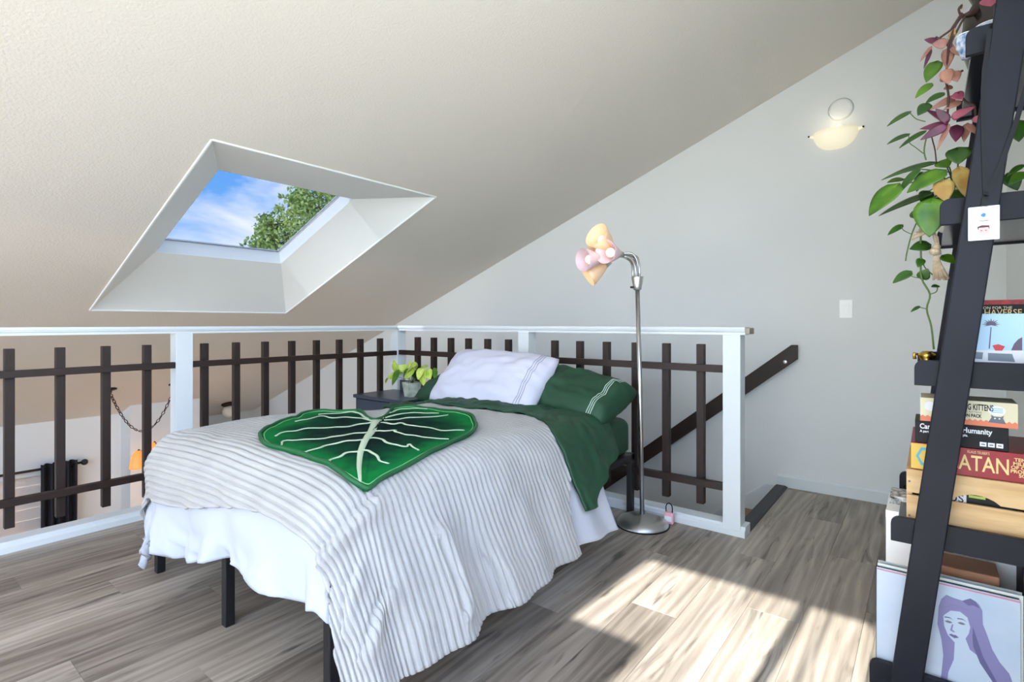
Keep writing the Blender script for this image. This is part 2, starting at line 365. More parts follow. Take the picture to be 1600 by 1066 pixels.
for k in range(4):
    x0, y0 = hi[k]; x1, y1 = hi[(k + 1) % 4]
    P4 = [Vector((x0, y0, cz(x0, dz1))), Vector((x1, y1, cz(x1, dz1)))]
    P4 += [P4[1] + nrm * .115, P4[0] + nrm * .115]
    n = (P4[1] - P4[0]).cross(nrm).normalized()
    if n.dot(P4[0] - cen) < 0: n = -n
    ex = (P4[1] - P4[0]).normalized() * .05
    P4 = [P4[0] - ex, P4[1] + ex, P4[2] + ex, P4[3] - ex]
    MB().prism(P4, n, .05).build('curb', M['white'], wi)
P4 = [Vector((x, y, cz(x, dz1))) + nrm * .10 for x, y in hi]
MB().prism(P4, nrm, .006).build('pane', M['skyglass'], wi)
P4 = []
for k in range(4):
    a = Vector((hi[k][0], hi[k][1], cz(hi[k][0], dz1))); c2 = Vector((hi[(k + 1) % 4][0], hi[(k + 1) % 4][1], cz(hi[(k + 1) % 4][0], dz1)))
    MB().tube([a + nrm * .108, c2 + nrm * .108], .012, 6).build('pane_seal', M['white'], wi)
# drywall corner bead round the opening
bd = MB()
for k in range(4):
    a, c2 = lo[k], lo[(k + 1) % 4]
    bd.tube([(a[0], a[1], cz(a[0])), (c2[0], c2[1], cz(c2[0]))], .007, 6)
bd.build('corner_bead', M['shaft'], wi)

# loft floor: slab with planks
b = MB().box(LX - .12, WX, -3.5, LY + .09, -.25, -.012).box(-.8, WX, LY + .09, WY, -.25, -.012)
fl = tag(b.build('floor', M['plank']), 'grey wood-look plank floor of the loft', kind='structure')
PW, PL = .183, 1.22
pm = {}
def plank(x0, x1, y0, y1):
    key = (round(x1 - x0, 3), round(y1 - y0, 3))
    if key not in pm:
        hx, hy = (x1 - x0) / 2 - .0003, (y1 - y0) / 2 - .0003; c = .0007
        m = MB().add([(-hx, -hy, -.012), (hx, -hy, -.012), (hx, hy, -.012), (-hx, hy, -.012), (-hx, -hy, -c), (hx, -hy, -c), (hx, hy, -c), (-hx, hy, -c),
                      (-hx + c, -hy + c, 0), (hx - c, -hy + c, 0), (hx - c, hy - c, 0), (-hx + c, hy - c, 0)],
                     [(0,1,5,4),(1,2,6,5),(2,3,7,6),(3,0,4,7),(4,5,9,8),(5,6,10,9),(6,7,11,10),(7,4,8,11),(8,9,10,11)])
        me = bpy.data.meshes.new('plank'); me.from_pydata(m.v, [], m.f); me.materials.append(M['plank']); pm[key] = me
    place('plank', pm[key], fl, ((x0 + x1) / 2, (y0 + y1) / 2, 0))
k0 = -15
for k in range(k0, 7):
    x0 = -.735 + k * PW; x1 = x0 + PW
    x0, x1 = max(x0, LX), min(x1, WX)
    if x1 - x0 < .02: continue
    ymax = WY if x0 > -.76 else LY
    y = -1.0 - ((k * 7) % 5) * .244
    while y < ymax:
        a, c2 = max(y, -1.0), min(y + PL, ymax)
        if c2 - a > .01: plank(x0, x1, a, c2)
        y += PL
# baseboard and stair edge
bb = MB().add([(-.80, WY, 0), (WX, WY, 0), (WX, WY - .014, 0), (-.80, WY - .014, 0)], []).prism([(-.80, WY, .0), (-.80, WY - .014, .0), (-.80, WY - .014, .068), (-.80, WY - .009, .08), (-.80, WY, .084)], (1, 0, 0), WX + .80)
tag(bb.build('baseboard_back', M['white']), 'white baseboard along the back wall', kind='structure')
tag(MB().prism([(WX, 0, 0), (WX - .014, 0, 0), (WX - .014, 0, .07), (WX, 0, .084)], (0, 1, 0), WY - .014).build('baseboard_right', M['white']), 'white baseboard along the side wall', kind='structure')
tag(MB().prism([(-.80, 2.955, .0), (-.735, 2.955, .0), (-.74, 2.955, .006), (-.755, 2.955, .011), (-.805, 2.955, .011), (-.812, 2.955, .004), (-.812, 2.955, -.03), (-.80, 2.955, -.03)], (0, 1, 0), WY - .016 - 2.955).build('trim_1', M['nosing']), 'black rubber nosing at the top of the stairs', kind='structure')
# stairs
st = thing('staircase', (-1.4, 3.42, LOW), 'tan carpeted staircase going down behind the railing', 'stairs')
RUN, RISE = .243, .1885
for k in range(1, 13):
    xa = -.80 - RUN * (k - 1); z = -RISE * k
    box('step', M['carpet'], st, xa - RUN - .02, xa, LY + .104, WY - .022, z - RISE * 1.6, z, .008)
sk = MB().prism([(-.80, WY - .001, -.02), (-.80, WY - .001, -.26), (-3.6, WY - .001, -.26 - 2.8 * .7757), (-3.6, WY - .001, -2.21), (-.88, WY - .001, .0), (-.80, WY - .001, .0)], (0, -1, 0), .016)
sk.build('skirt_board', M['white'], st)
MB().prism([(-.87, WY - .017, .002), (-.87, WY - .017, -.02), (-3.6, WY - .017, -2.22), (-3.6, WY - .017, -2.20)], (0, -1, 0), .005).build('skirt_moulding', M['white'], st)
tag(MB().box(LX - .12, -.80, LY + .088, LY + .10, LOW, -.02).build('wall_stair', M['wall']), 'wall under the loft beside the stairs', kind='structure')

# ------------------------------------------------------------------ railings
def rail_profile(along, a0, a1, f, z, w=.10):
    """white cap with a small cove under it; along 'y' or 'x'; f = centre of cap"""
    h = w / 2
    pf = [(-h, z - .012), (-h + .004, z), (h - .004, z), (h, z - .012), (h - .004, z - .024), (h - .012, z - .027), (h - .012, z - .040), (-h + .012, z - .040), (-h + .012, z - .027), (-h + .004, z - .024)]
    if along == 'y': return MB().prism([(f + q, a0, zz) for q, zz in pf], (0, 1, 0), a1 - a0)
    return MB().prism([(a0, f + q, zz) for q, zz in pf], (1, 0, 0), a1 - a0)
RZ = 1.079
# left railing
lr = thing('railing', (-3.5, 1.4, 0), 'railing with brown slats over the lower storey, left of the bed', 'railing')
rail_profile('y', -1.0, LY + .095, -3.5, RZ).build('top_rail', M['white'], lr)
for y0, y1 in ((1.215, 1.305), (-.65, -.56), (LY + .0, LY + .09)):
    box('post', M['white'], lr, -3.545, -3.455, y0, y1, .02, RZ - .04, .002)
MB().prism([(-3.56, -1, -.3), (LX + .0, -1, -.3), (LX, -1, .0), (LX + .004, -1, .0), (LX + .004, -1, .028), (LX - .01, -1, .04), (LX - .012, -1, .052), (-3.56, -1, .052)], (0, 1, 0), LY + .09 + 1).build('base_rail', M['white'], lr)
for i, (y0, y1) in enumerate(((-.56, 1.215), (1.305, LY))):
    for z in (.853, .234):
        MB().box(-3.497, -3.462, y0, y1, z - .018, z + .018).build('cross_rail', M['brownh'], lr, .002)
for k in range(-5, 15):
    y = .508 + .1925 * k if k < 4 else (1.392 + .1905 * (k - 4))
    if k > 11: continue
    zt = .975; box('slat', M['brown'], lr, -3.535, -3.497, y - .019, y + .019, .104, zt, .002)
# right railing
rr = thing('railing', (-2.1, 2.9, 0), 'railing with brown slats behind the head of the bed', 'railing')
rail_profile('x', -3.449, -.735, LY + .045, RZ).build('top_rail', M['white'], rr)
MB().box(-.735, -.712, LY + .0, LY + .09, RZ - .036, RZ - .004).build('rail_end', mat('raw_wood_end', (168, 158, 142), .7), rr, .004)
rr.children[-1]['label'] = 'raw wood end of the rail'
for x0, x1 in ((-2.195, -2.108), (-.845, -.757)):
    box('post', M['white'], rr, x0, x1, LY + .0, LY + .088, .02, RZ - .04, .002)
MB().prism([(-3.45, LY + .10, -.3), (-3.45, LY, -.3), (-3.45, LY, 0), (-3.45, LY - .004, 0), (-3.45, LY - .004, .028), (-3.45, LY + .01, .04), (-3.45, LY + .012, .052), (-3.45, LY + .10, .052)], (1, 0, 0), 3.45 - .735).build('base_rail', M['white'], rr)
for x0, x1 in ((LX, -2.195), (-2.108, -.845)):
    for z in (.858, .238):
        MB().box(x0, x1, LY + .008, LY + .043, z - .019, z + .019).build('cross_rail', M['brownh'], rr, .002)
for k, x in enumerate([-3.277, -3.087, -2.897, -2.712, -2.522, -2.328, -1.936, -1.744, -1.554, -1.362, -1.174, -.978]):
    box('slat', M['brown'], rr, x - .020, x + .020, LY + .043, LY + .081, .113, .985, .002)
# handrail on the back wall
hr = thing('stair_handrail', (-1.0, 3.88, .6), 'dark brown wooden handrail board sloping down the back wall', 'handrail')
sx = .80; x1 = -.674
MB().prism([(x1, 3.875, .862), (x1, 3.875, .955), (x1 - .036, 3.875, .955), (x1 - 3.0, 3.875, .955 - (3.0 - .036) * sx), (x1 - 3.0, 3.875, .862 - 3.0 * sx)], (0, 1, 0), .036).build('board', M['brownh'], hr, .002)
MB().lathe([(.004, 0), (.011, .001), (.012, .004), (.004, .006)], 12, (-.745, 3.8755, .842), (0, -1, 0), cap1=True).build('screw', M['chrome'], hr)
for xx in (-.9, -1.9): MB().tube([(xx, 3.905, .73 + (xx + .9) * sx), (xx, 3.93, .70 + (xx + .9) * sx)], .01).build('bracket', M['bronze'], hr)
# ------------------------------------------------------------------ bed
BED = dict(x0=-2.70, x1=-1.33, y0=.86, y1=2.83)
def sstep(a, b, t):
    t = max(0, min(1, (t - a) / (b - a))); return t * t * (3 - 2 * t)
def drape(xf, yf, lift=0.0, r=.14, wr=1.0):
    """flat cloth coordinates -> draped over the bed (rounded core rectangle)"""
    x0, x1, y0, y1 = -2.60, -1.43, .97, 9.0
    qx, qy = max(x0, min(x1, xf)), max(y0, min(y1, yf))
    vx, vy = xf - qx, yf - qy; L = math.hypot(vx, vy)
    top = .605 + .012 * math.sin(3.1 * xf + 1.0) * math.sin(2.7 * yf) - .03 * sstep(2.3, 2.55, yf) - .055 * sstep(1.35, 1.95, yf) * (1 - sstep(-2.62, -2.15, qx))
    top += .022 * (1 - ((qx + 2.015) / .6) ** 2) * (1 - sstep(2.25, 2.6, yf))
    R = r + lift
    if L < 1e-9: return (xf, yf, top + lift)
    nx, ny = vx / L, vy / L
    tR, tF, tL = math.radians(64), math.radians(86), math.radians(84)
    thm = (tR if nx > 0 else tL) * nx * nx + tF * ny * ny
    th = L / R
    if th <= thm: h, z = R * math.sin(th), R * (1 - math.cos(th))
    else:
        e = L - R * thm; h, z = R * math.sin(thm) + e * math.cos(thm), R * (1 - math.cos(thm)) + e * math.sin(thm)
        a = wr * sstep(0, .3, e)                       # hanging folds
        if nx > .7: h += a * (.020 * math.sin(yf * 13 + 1.3 * math.sin(yf * 5)) + .010 * math.sin(yf * 31 + 2))
        elif ny < -.7: h += a * (.018 * math.sin(xf * 15 + 1.0) + .008 * math.sin(xf * 37))
        else: h += a * .03 * math.sin(math.atan2(ny, nx) * 9)
    return (qx + nx * h, qy + ny * h, max(.012, top + lift - z))
bf = thing('platform_bed', (-2.015, 1.84, 0), 'black metal platform bed with square legs', 'bed')
for x in (-2.67, -2.005, -1.35):
    for y in (.875, 1.85, 2.82):
        box('leg', M['blackmetal'], bf, x - .017, x + .017, y - .017, y + .017, 0, .352, .003)
for x in (-2.67, -1.35): box('side_rail', M['blackmetal'], bf, x - .02, x + .02, .86, 2.835, .312, .35, .003)
for y in (.88, 2.815): box('end_rail', M['blackmetal'], bf, -2.69, -1.33, y - .02, y + .02, .312, .35, .003)
for k in range(10): box('slat', M['blackmetal'], bf, -2.65, -1.37, 1.02 + k * .18, 1.06 + k * .18, .335, .348, .002)
def cushion(x0, x1, y0, y1, z0, z1, r, n=6):
    """rounded box, vertical and top edges rounded"""
    b = MB(); cx, cy = (x0 + x1) / 2, (y0 + y1) / 2; hx, hy = (x1 - x0) / 2, (y1 - y0) / 2
    def ring(ins, z):
        pts = []
        for qx, qy, a0 in ((1, 1, 0), (-1, 1, 90), (-1, -1, 180), (1, -1, 270)):
            for i in range(n + 1):
                a = math.radians(a0 + 90 * i / n); R = .08
                pts.append((cx + qx * (hx - R) + (R - ins) * math.cos(a), cy + qy * (hy - R) + (R - ins) * math.sin(a), z))
        return pts
    rows = [ring(.03, z0)] + [ring(0, z0 + .03), ring(0, z1 - r)] + [ring(r * (1 - math.cos(math.radians(15 * i))), z1 - r + r * math.sin(math.radians(15 * i))) for i in range(1, 7)]
    m = len(rows[0])
    b.add([p for q in rows for p in q], [(i * m + j, i * m + (j + 1) % m, (i + 1) * m + (j + 1) % m, (i + 1) * m + j) for i in range(len(rows) - 1) for j in range(m)] + [tuple(range(m))[::-1], tuple((len(rows) - 1) * m + j for j in range(m))])
    return b
tag(cushion(-2.69, -1.335, .88, 2.825, .352, .555, .05).build('mattress', M['green'], smooth=True), 'mattress in a dark green fitted sheet, on the black frame', 'mattress')

def puff(x, y): return .010 * (noise.noise(Vector((x * 4.5, y * 4.5, .3))) + .5 * noise.noise(Vector((x * 10, y * 10, 3))))
def footfold(x, y):
    k = 1 - sstep(.46, .62, y); return k * (.045 * noise.noise(Vector((x * 7 + y * 3, y * 3, 8))) + .026 * (1 - abs(noise.noise(Vector((x * 9 + y * 6, y * 7 - x * 3, 2)))) * 3))
CREASES = [[(-1.294, .964), (-1.279, .875), (-1.283, .787), (-1.316, .704)], [(-1.147, .818), (-1.138, .772), (-1.08, .728)], [(-1.035, .927), (-1.022, .86), (-.985, .776)], [(-1.103, 1.178), (-1.004, 1.187), (-.915, 1.173)], [(-.96, 1.36), (-.86, 1.379)]]
def creases(x, y):
    d_ = 0
    if x < -1.45: return 0
    for ci, c_ in enumerate(CREASES):
        best = 9; sg = 1
        for (ax, ay), (bx, by) in zip(c_, c_[1:]):
            ex, ey = bx - ax, by - ay; t_ = max(0, min(1, ((x - ax) * ex + (y - ay) * ey) / (ex * ex + ey * ey)))
            qx, qy = x - ax - t_ * ex, y - ay - t_ * ey; dd = math.hypot(qx, qy)
            if dd < best: best = dd; sg = 1 if ex * qy - ey * qx > 0 else -1
        amp = (1, .8, .8, .9, .6)[ci]
        d_ += amp * (.018 * math.exp(-((best * sg - .03) / .028) ** 2) - .012 * math.exp(-(best / .012) ** 2))
    return d_
def cloth(name, xr, yr, nx, ny, lift, mat_, rib=0, wrk=.006, thick=.006, ylo=None, yhi=None, wsc=6, xhi=None, wr=1.0, seed=0, extra=None, up=False):
    rows = []
    for j in range(ny + 1):
        row = []
        for i in range(nx + 1):
            u = i / nx; x = xr[0] + (xr[1] - xr[0]) * u
            a = ylo(x) if ylo else yr[0]; c2 = yhi(x) if yhi else yr[1]
            y = a + (c2 - a) * j / ny
            row.append((x, y))
        rows.append(row)
    pos = [[Vector(drape(x, y, lift, wr=wr)) for x, y in row] for row in rows]
    b = MB(); out = []
    for j, row in enumerate(rows):
        o = []
        for i, (x, y) in enumerate(row):
            p = pos[j][i]
            tx = pos[j][min(i + 1, nx)] - pos[j][max(i - 1, 0)]; ty = pos[min(j + 1, ny)][i] - pos[max(j - 1, 0)][i]
            n = tx.cross(ty)
            n = n.normalized() if n.length > 1e-9 else Vector((0, 0, 1))
            d = wrk * (noise.noise(Vector((x * wsc, y * wsc, seed))) + .6 * noise.noise(Vector((x * wsc * 2.3, y * wsc * 2.3, 7 + seed))))
            if up: d = abs(d)
            d += puff(x, y) + (extra(x, y) if extra else 0)
            if rib:
                yy = y + .008 * noise.noise(Vector((x * 3, y * 4, 2)))
                k_ = abs((yy / .0245) % 1 - .5) * 2
                d += rib * (.4 - math.exp(-((1 - k_) / .30) ** 2)) * (1 - .75 * sstep(1.75, 2.1, y) * (1 - sstep(-1.45, -1.2, x)))
            q = p + n * d; q.z = max(q.z, .008); o.append(q)
        out.append(o)
    b.grid(out)
    ob = b.build(name, mat_, None, smooth=True, fix=False)
    if thick:
        md = ob.modifiers.new('thickness', 'SOLIDIFY'); md.thickness = thick; md.offset = -1
    return ob
dv = cloth('duvet', (-3.0, -.865), None, 170, 170, 0, M['duvet'], wrk=.0, thick=.02, wsc=4.5, extra=footfold,
           ylo=lambda x: .47 + .10 * sstep(-2.3, -1.4, x) + .02 * math.sin(x * 9) + .10 * sstep(-1.35, -1.1, x), yhi=lambda x: 2.24 - .06 * sstep(-1.3, -.9, x))
tag(dv, 'puffy white duvet hanging over the foot of the bed', 'duvet')
bk = cloth('blanket', (-3.02, -.815), None, 250, 560, .020, M['fleece'], rib=.0085, wrk=.004, extra=creases, thick=.007,
           ylo=lambda x: .615 + .13 * sstep(-2.4, -1.5, x) - .09 * sstep(-1.35, -1.0, x), yhi=lambda x: 2.11 + .04 * sstep(-1.9, -1.55, x) - .28 * sstep(-1.5, -.85, x))
tag(bk, 'light grey ribbed fleece blanket spread over the bed', 'blanket')
# green top sheet folded back over the duvet
def sh_lo(x): return 2.085 + .04 * sstep(-2.3, -1.7, x) + .012 * math.sin(x * 7) - .14 * sstep(-1.6, -1.25, x) - .01 * sstep(-1.2, -.95, x)
def sh_hi(x): return 2.52 - .05 * sstep(-1.4, -1.15, x) - .40 * sstep(-1.18, -.955, x)
sh = cloth('top_sheet', (-2.98, -.955), None, 150, 60, .030, M['green'], wrk=.022, thick=.012, ylo=sh_lo, yhi=sh_hi, wsc=7, wr=.8, seed=3, up=True)
tag(sh, 'dark green top sheet folded back below the pillows', 'sheet')

# leaf-shaped throw
OUT = [(-1.319,.973),(-1.375,.95),(-1.471,.958),(-1.591,.965),(-1.697,.969),(-1.788,.961),(-1.89,.955),(-1.999,.99),(-2.098,1.044),(-2.232,1.171),(-2.373,1.345),(-2.47,1.45),(-2.47,1.534),(-2.406,1.597),(-2.341,1.64),(-2.209,1.604),(-2.022,1.524),(-2.055,1.628),(-2.149,1.731),(-2.203,1.808),(-2.174,1.884),(-2.071,1.922),(-1.906,1.925),(-1.756,1.903),(-1.66,1.83),(-1.565,1.734),(-1.485,1.61),(-1.436,1.465),(-1.403,1.333),(-1.367,1.183),(-1.339,1.057),(-1.32,1.001)]
MID = [(-2.01,1.537),(-1.834,1.383),(-1.679,1.237),(-1.557,1.125),(-1.43,1.026),(-1.341,.968)]
VEINS = [
[(-1.976,1.483),(-1.965,1.407),(-1.978,1.329),(-1.996,1.269),(-2.023,1.183),(-2.019,1.112),(-1.985,1.036)],
[(-1.811,1.349),(-1.817,1.285),(-1.817,1.212),(-1.817,1.142),(-1.852,1.07),(-1.876,1.028),(-1.835,.979)],
[(-1.684,1.231),(-1.678,1.16),(-1.698,1.106),(-1.687,1.048),(-1.67,.989),(-1.698,.975)],
[(-1.559,1.124),(-1.564,1.08),(-1.546,1.019),(-1.517,.972)],
[(-1.99,1.511),(-2.09,1.503),(-2.14,1.479),(-2.151,1.401),(-2.237,1.395),(-2.21,1.308),(-2.209,1.246)],
[(-2.04,1.53),(-2.16,1.56),(-2.254,1.584),(-2.30,1.53),(-2.33,1.44)],
[(-1.944,1.493),(-1.85,1.50),(-1.83,1.54),(-1.777,1.543),(-1.732,1.588),(-1.637,1.592),(-1.544,1.633)],
[(-1.796,1.367),(-1.756,1.391),(-1.73,1.42),(-1.699,1.401),(-1.647,1.423),(-1.571,1.44),(-1.474,1.468)],
[(-1.66,1.228),(-1.68,1.27),(-1.615,1.265),(-1.538,1.254),(-1.502,1.283),(-1.503,1.308),(-1.44,1.28)],
[(-1.557,1.125),(-1.535,1.152),(-1.461,1.123),(-1.40,1.117)],
[(-1.983,1.541),(-1.954,1.592),(-1.937,1.675),(-1.883,1.747),(-1.849,1.842)],
[(-2.055,1.605),(-2.093,1.686),(-2.127,1.775),(-2.093,1.853),(-2.048,1.891)],
[(-2.01,1.581),(-2.031,1.675),(-1.99,1.782),(-1.907,1.834)]]
def smoothpoly(p, n, closed):
    q = []; m = len(p)
    for i in range(m if closed else m - 1):
        a, b_, c_, d = [Vector((*(p[(i + k) % m] if closed else p[max(0, min(m - 1, i + k))]), 0)) for k in (-1, 0, 1, 2)]
        for s in range(n):
            t = s / n
            q.append(.5 * ((2 * b_) + (-a + c_) * t + (2 * a - 5 * b_ + 4 * c_ - d) * t * t + (-a + 3 * b_ - 3 * c_ + d) * t ** 3))
    if not closed: q.append(Vector((*p[-1], 0)))
    return q
olp = smoothpoly(OUT, 4, True); cpt = Vector((-1.80, 1.36, 0)); NR = 22; LFT = .034
def ldr(q, extra=0):
    d = puff(q.x, q.y) + .003 * noise.noise(Vector((q.x * 5, q.y * 5, 1))) + .003 * noise.noise(Vector((q.x * 14, q.y * 14, 5)))
    return Vector(drape(q.x, q.y, LFT + extra)) + Vector((0, 0, d))
rows = [[ldr(cpt + (o - cpt) * (.02 + .98 * k / NR)) for o in olp + olp[:1]] for k in range(NR + 1)]
b = MB().grid(rows)
lt = b.build('leaf_throw', None, None, smooth=True, fix=False)
tag(lt, 'green leaf-shaped plush throw with cream veins lying on the blanket', 'throw')
md = lt.modifiers.new('thickness', 'SOLIDIFY'); md.thickness = .008; md.offset = -1
lm = bpy.data.materials.new('green_leaf_plush'); lm.use_nodes = True; t = lm.node_tree; bs = t.nodes['Principled BSDF']
va = t.nodes.new('ShaderNodeVertexColor'); va.layer_name = 'print'
ns = t.nodes.new('ShaderNodeTexNoise'); ns.inputs['Scale'].default_value = 7; ns.inputs['Detail'].default_value = 5
mt = t.nodes.new('ShaderNodeMath'); mt.operation = 'MULTIPLY_ADD'; mt.inputs[1].default_value = .9; t.links.new(ns.outputs[0], mt.inputs[0])
sb = t.nodes.new('ShaderNodeSeparateColor'); t.links.new(va.outputs[0], sb.inputs[0]); 
sub = t.nodes.new('ShaderNodeMath'); sub.operation = 'SUBTRACT'; t.links.new(sb.outputs[0], sub.inputs[0]); sub.inputs[1].default_value = .45; t.links.new(sub.outputs[0], mt.inputs[2])
rp = t.nodes.new('ShaderNodeValToRGB'); t.links.new(mt.outputs[0], rp.inputs[0])
rp.color_ramp.elements[0].position = .12; rp.color_ramp.elements[0].color = (*s2l((8, 30, 26)), 1)
rp.color_ramp.elements[1].position = .85; rp.color_ramp.elements[1].color = (*s2l((14, 112, 54)), 1)
e = rp.color_ramp.elements.new(.45); e.color = (*s2l((8, 58, 38)), 1)
t.links.new(rp.outputs[0], bs.inputs['Base Color']); bs.inputs['Roughness'].default_value = .9; bs.inputs['Specular IOR Level'].default_value = .08
lt.data.materials.append(lm)
ca = lt.data.color_attributes.new('print', 'FLOAT_COLOR', 'POINT')
m_ = len(olp) + 1
for i in range(len(lt.data.vertices)):
    k = (i // m_) / NR; ca.data[i].color = (k ** 2.0, k, k, 1)
M['piping'] = mat('green_stitched_edge', (14, 88, 46), .6, bump=.5, bscale=200)
M['vein'] = mat('cream_vein_print', (186, 202, 174), .8)
MB().tube([ldr(o, .004) for o in olp + olp[:2]], .0075, 6, caps=False).build('piping', M['piping'], lt, smooth=True)
MB().tube([ldr(cpt + (o - cpt) * .965, .001) for o in olp + olp[:2]], .0022, 5, caps=False).build('stitching', mat('pale_green_thread', (110, 196, 120), .7), lt, smooth=True)
def ribbon(name, line, w0, w1):
    q = smoothpoly(line, 5, False); L_, R_ = [], []
    for i, p in enumerate(q):
        tn = (q[min(i + 1, len(q) - 1)] - q[max(i - 1, 0)]); s = Vector((-tn.y, tn.x, 0)).normalized(); w_ = w0 + (w1 - w0) * i / (len(q) - 1)
        if name == 'vein': p = p + s * .006 * math.sin(i * .9)
        L_.append(ldr(p + s * w_, .0022)); R_.append(ldr(p - s * w_, .0022))
    Mid = [(a + c_) / 2 + Vector((0, 0, .0016)) for a, c_ in zip(L_, R_)]
    o = MB().grid([L_, Mid, R_]).build(name, M['vein'], lt, smooth=True, fix=False)
    mo = o.modifiers.new('thickness', 'SOLIDIFY'); mo.thickness = .003; mo.offset = 0
ribbon('midrib', MID, .020, .004)
for v_ in VEINS: ribbon('vein', v_, .0075, .003)

# pillows
def pillow(name, c, w_, h_, t_, rot, mat_, label, seed, cat='pillow'):
    N = 34; e = thing(name, c, label, cat, 'pillows at the head of the bed'); Rm = Matrix.Rotation(rot[2], 3, 'Z') @ Matrix.Rotation(rot[0], 3, 'X') @ Matrix.Rotation(rot[1], 3, 'Y')
    def P(u, v, s):
        k = max(0, (1 - abs(u) ** 3.6) * (1 - abs(v) ** 2.6)) ** .5
        x = u * w_ / 2 * (1 - .07 * (1 - v * v) * u * u * .8); y = v * h_ / 2 * (1 - .10 * (1 - u * u) * v * v * .5)
        x *= 1 - .07 * v ** 4; y *= 1 - .10 * u ** 4
        wv_ = noise.noise(Vector((u * 2.2, v * 2.2, seed))) * .20 + noise.noise(Vector((u * 6 + v * 3, v * 5 - u * 2, seed + 9))) * .13
        z = s * t_ / 2 * k * (1 + wv_) + .012 * noise.noise(Vector((u * 3, v * 3, seed + 4)))
        return Vector(c) + Rm @ Vector((x, y, z))
    us = [-1 + 2 * i / N for i in range(N + 1)]
    b = MB().grid([[P(u, v, 1) for u in us] for v in us]); b.grid([[P(u, v, -1) for u in us[::-1]] for v in us])
    o = b.build(name + '_cover', mat_, e, smooth=True); o.name = 'pillowcase'
    bm = bmesh.new(); bm.from_mesh(o.data); bmesh.ops.remove_doubles(bm, verts=bm.verts, dist=.0008); bmesh.ops.recalc_face_normals(bm, faces=bm.faces); bm.to_mesh(o.data); bm.free()
    return e, P, us
M['thread'] = mat('pale_piping_thread', (196, 214, 200), .7); M['thread2'] = mat('grey_piping_thread', (170, 168, 182), .7)
def stripes(e, P, us, u0, side, m_):
    for k in range(3):
        u = u0 + side * .035 * k
        MB().tube([P(u, v, 1) + (Vector((0, -.0006, .0015))) for v in us], .0022, 5).build('piping', m_, e, smooth=True)
e, P, us = pillow('bed_pillow', (-1.61, 2.60, .69), .68, .44, .23, (math.radians(18), math.radians(7), math.radians(-4)), M['green'], 'green pillow with pale stitched stripes, nearest the floor lamp', 2)
stripes(e, P, us, .70, 1, M['thread'])
pillow('bed_pillow', (-2.42, 2.60, .675), .66, .46, .18, (math.radians(20), 0, math.radians(3)), M['green'], 'green pillow mostly hidden behind the white one', 5)
e, P, us = pillow('bed_pillow', (-2.09, 2.45, .752), .86, .46, .19, (math.radians(46), math.radians(2), math.radians(-3)), M['pillow'], 'white pillow propped on top of the green pillows', 11)
stripes(e, P, us, .74, 1, M['thread2'])

# ------------------------------------------------------------------ nightstand and its plant
nsd = thing('nightstand', (-3.14, 2.6, 0), 'slate blue nightstand between the bed and the corner railing', 'nightstand')
x0, x1, y0, y1 = -3.435, -2.845, 2.41, 2.80
box('top', M['night'], nsd, x0, x1, y0, y1, .535, .56, .003)
box('back_rail', M['night'], nsd, x0 + .10, x1, y1 - .022, y1, .56, .645, .003)
MB().box(x0 + .01, x0 + .03, y0 + .02, y1, .08, .535).box(x1 - .03, x1 - .01, y0 + .02, y1, .08, .535).box(x0 + .01, x1 - .01, y1 - .02, y1, .08, .535).box(x0 + .01, x1 - .01, y0 + .02, y1, .08, .10).build('carcass', M['night'], nsd)
for z in (.105, .325):
    d = box('drawer', M['night'], nsd, x0 + .034, x1 - .034, y0 + .004, y0 + .024, z, z + .205, .003)
    MB().tube([(-3.20, y0 + .004, z + .13), (-3.20, y0 - .02, z + .13), (-3.08, y0 - .02, z + .13), (-3.08, y0 + .004, z + .13)], .005).build('handle', M['blackmetal'], d)
for qx in (x0 + .03, x1 - .05):
    for qy in (y0 + .04, y1 - .05): box('leg', M['night'], nsd, qx, qx + .03, qy, qy + .03, 0, .085, .002)

def leafmesh(L, W, heart=.35, cup=.25, droop=.5, fold=.25):
    """heart leaf along +X (tip), normal +Z"""
    b = MB(); n = 9; rows = []
    for i in range(n + 1):
        t_ = i / n; wv_ = W / 2 * (math.sin(PI * min(1, t_ ** .62)) ** .85 if t_ < 1 else 0) + (.0004)
        x = L * t_; dz = -droop * L * t_ * t_ * .5
        row = []
        for j in range(-3, 4):
            s = j / 3; xx = x - heart * W * .35 * (abs(s) ** 2) * (1 - t_) ** 3
            row.append((xx, s * wv_, dz + fold * wv_ * abs(s) ** 1.3 - cup * wv_ * s * s * .6))
        rows.append(row)
    return b.grid(rows)
def leaf(parent, base, tip, width, mat_, nrm=(0, -1, .6), droop=.35, heart=.35, fold=.22, name='leaf'):
    base, tip = Vector(base), Vector(tip); d = tip - base; L = d.length
    X = d.normalized(); Z = Vector(nrm) - X * Vector(nrm).dot(X); Z.normalize(); Y = Z.cross(X)
    m = leafmesh(L, width, heart, .25, droop, fold)
    # keep the tip at its place although the blade droops
    R3 = Matrix((X, Y, Z)).transposed()
    m.v = [tuple(base + R3 @ (Vector(v) + Vector((0, 0, .5 * droop * L * (v[0] / L))))) for v in m.v]
    o = m.build(name, mat_, parent, smooth=True, fix=False)
    md = o.modifiers.new('thickness', 'SOLIDIFY'); md.thickness = .0012
    return o
R_ = (math.cos(YAW), math.sin(YAW)); F_ = (-math.sin(YAW), math.cos(YAW))
def at(px, py, Y):
    """point of the room seen at that place of the photograph, on the plane y = Y"""
    u, v = (px - 800) / 826, (505 - py) / 826
    r = (F_[0] + u * R_[0], F_[1] + u * R_[1], v); t_ = Y / r[1]
    return Vector((t_ * r[0], Y, CAMH + t_ * v))
pp = thing('potted_pothos', (-2.97, 2.60, .56), 'lime green pothos in a cracked grey pot on the nightstand', 'plant')
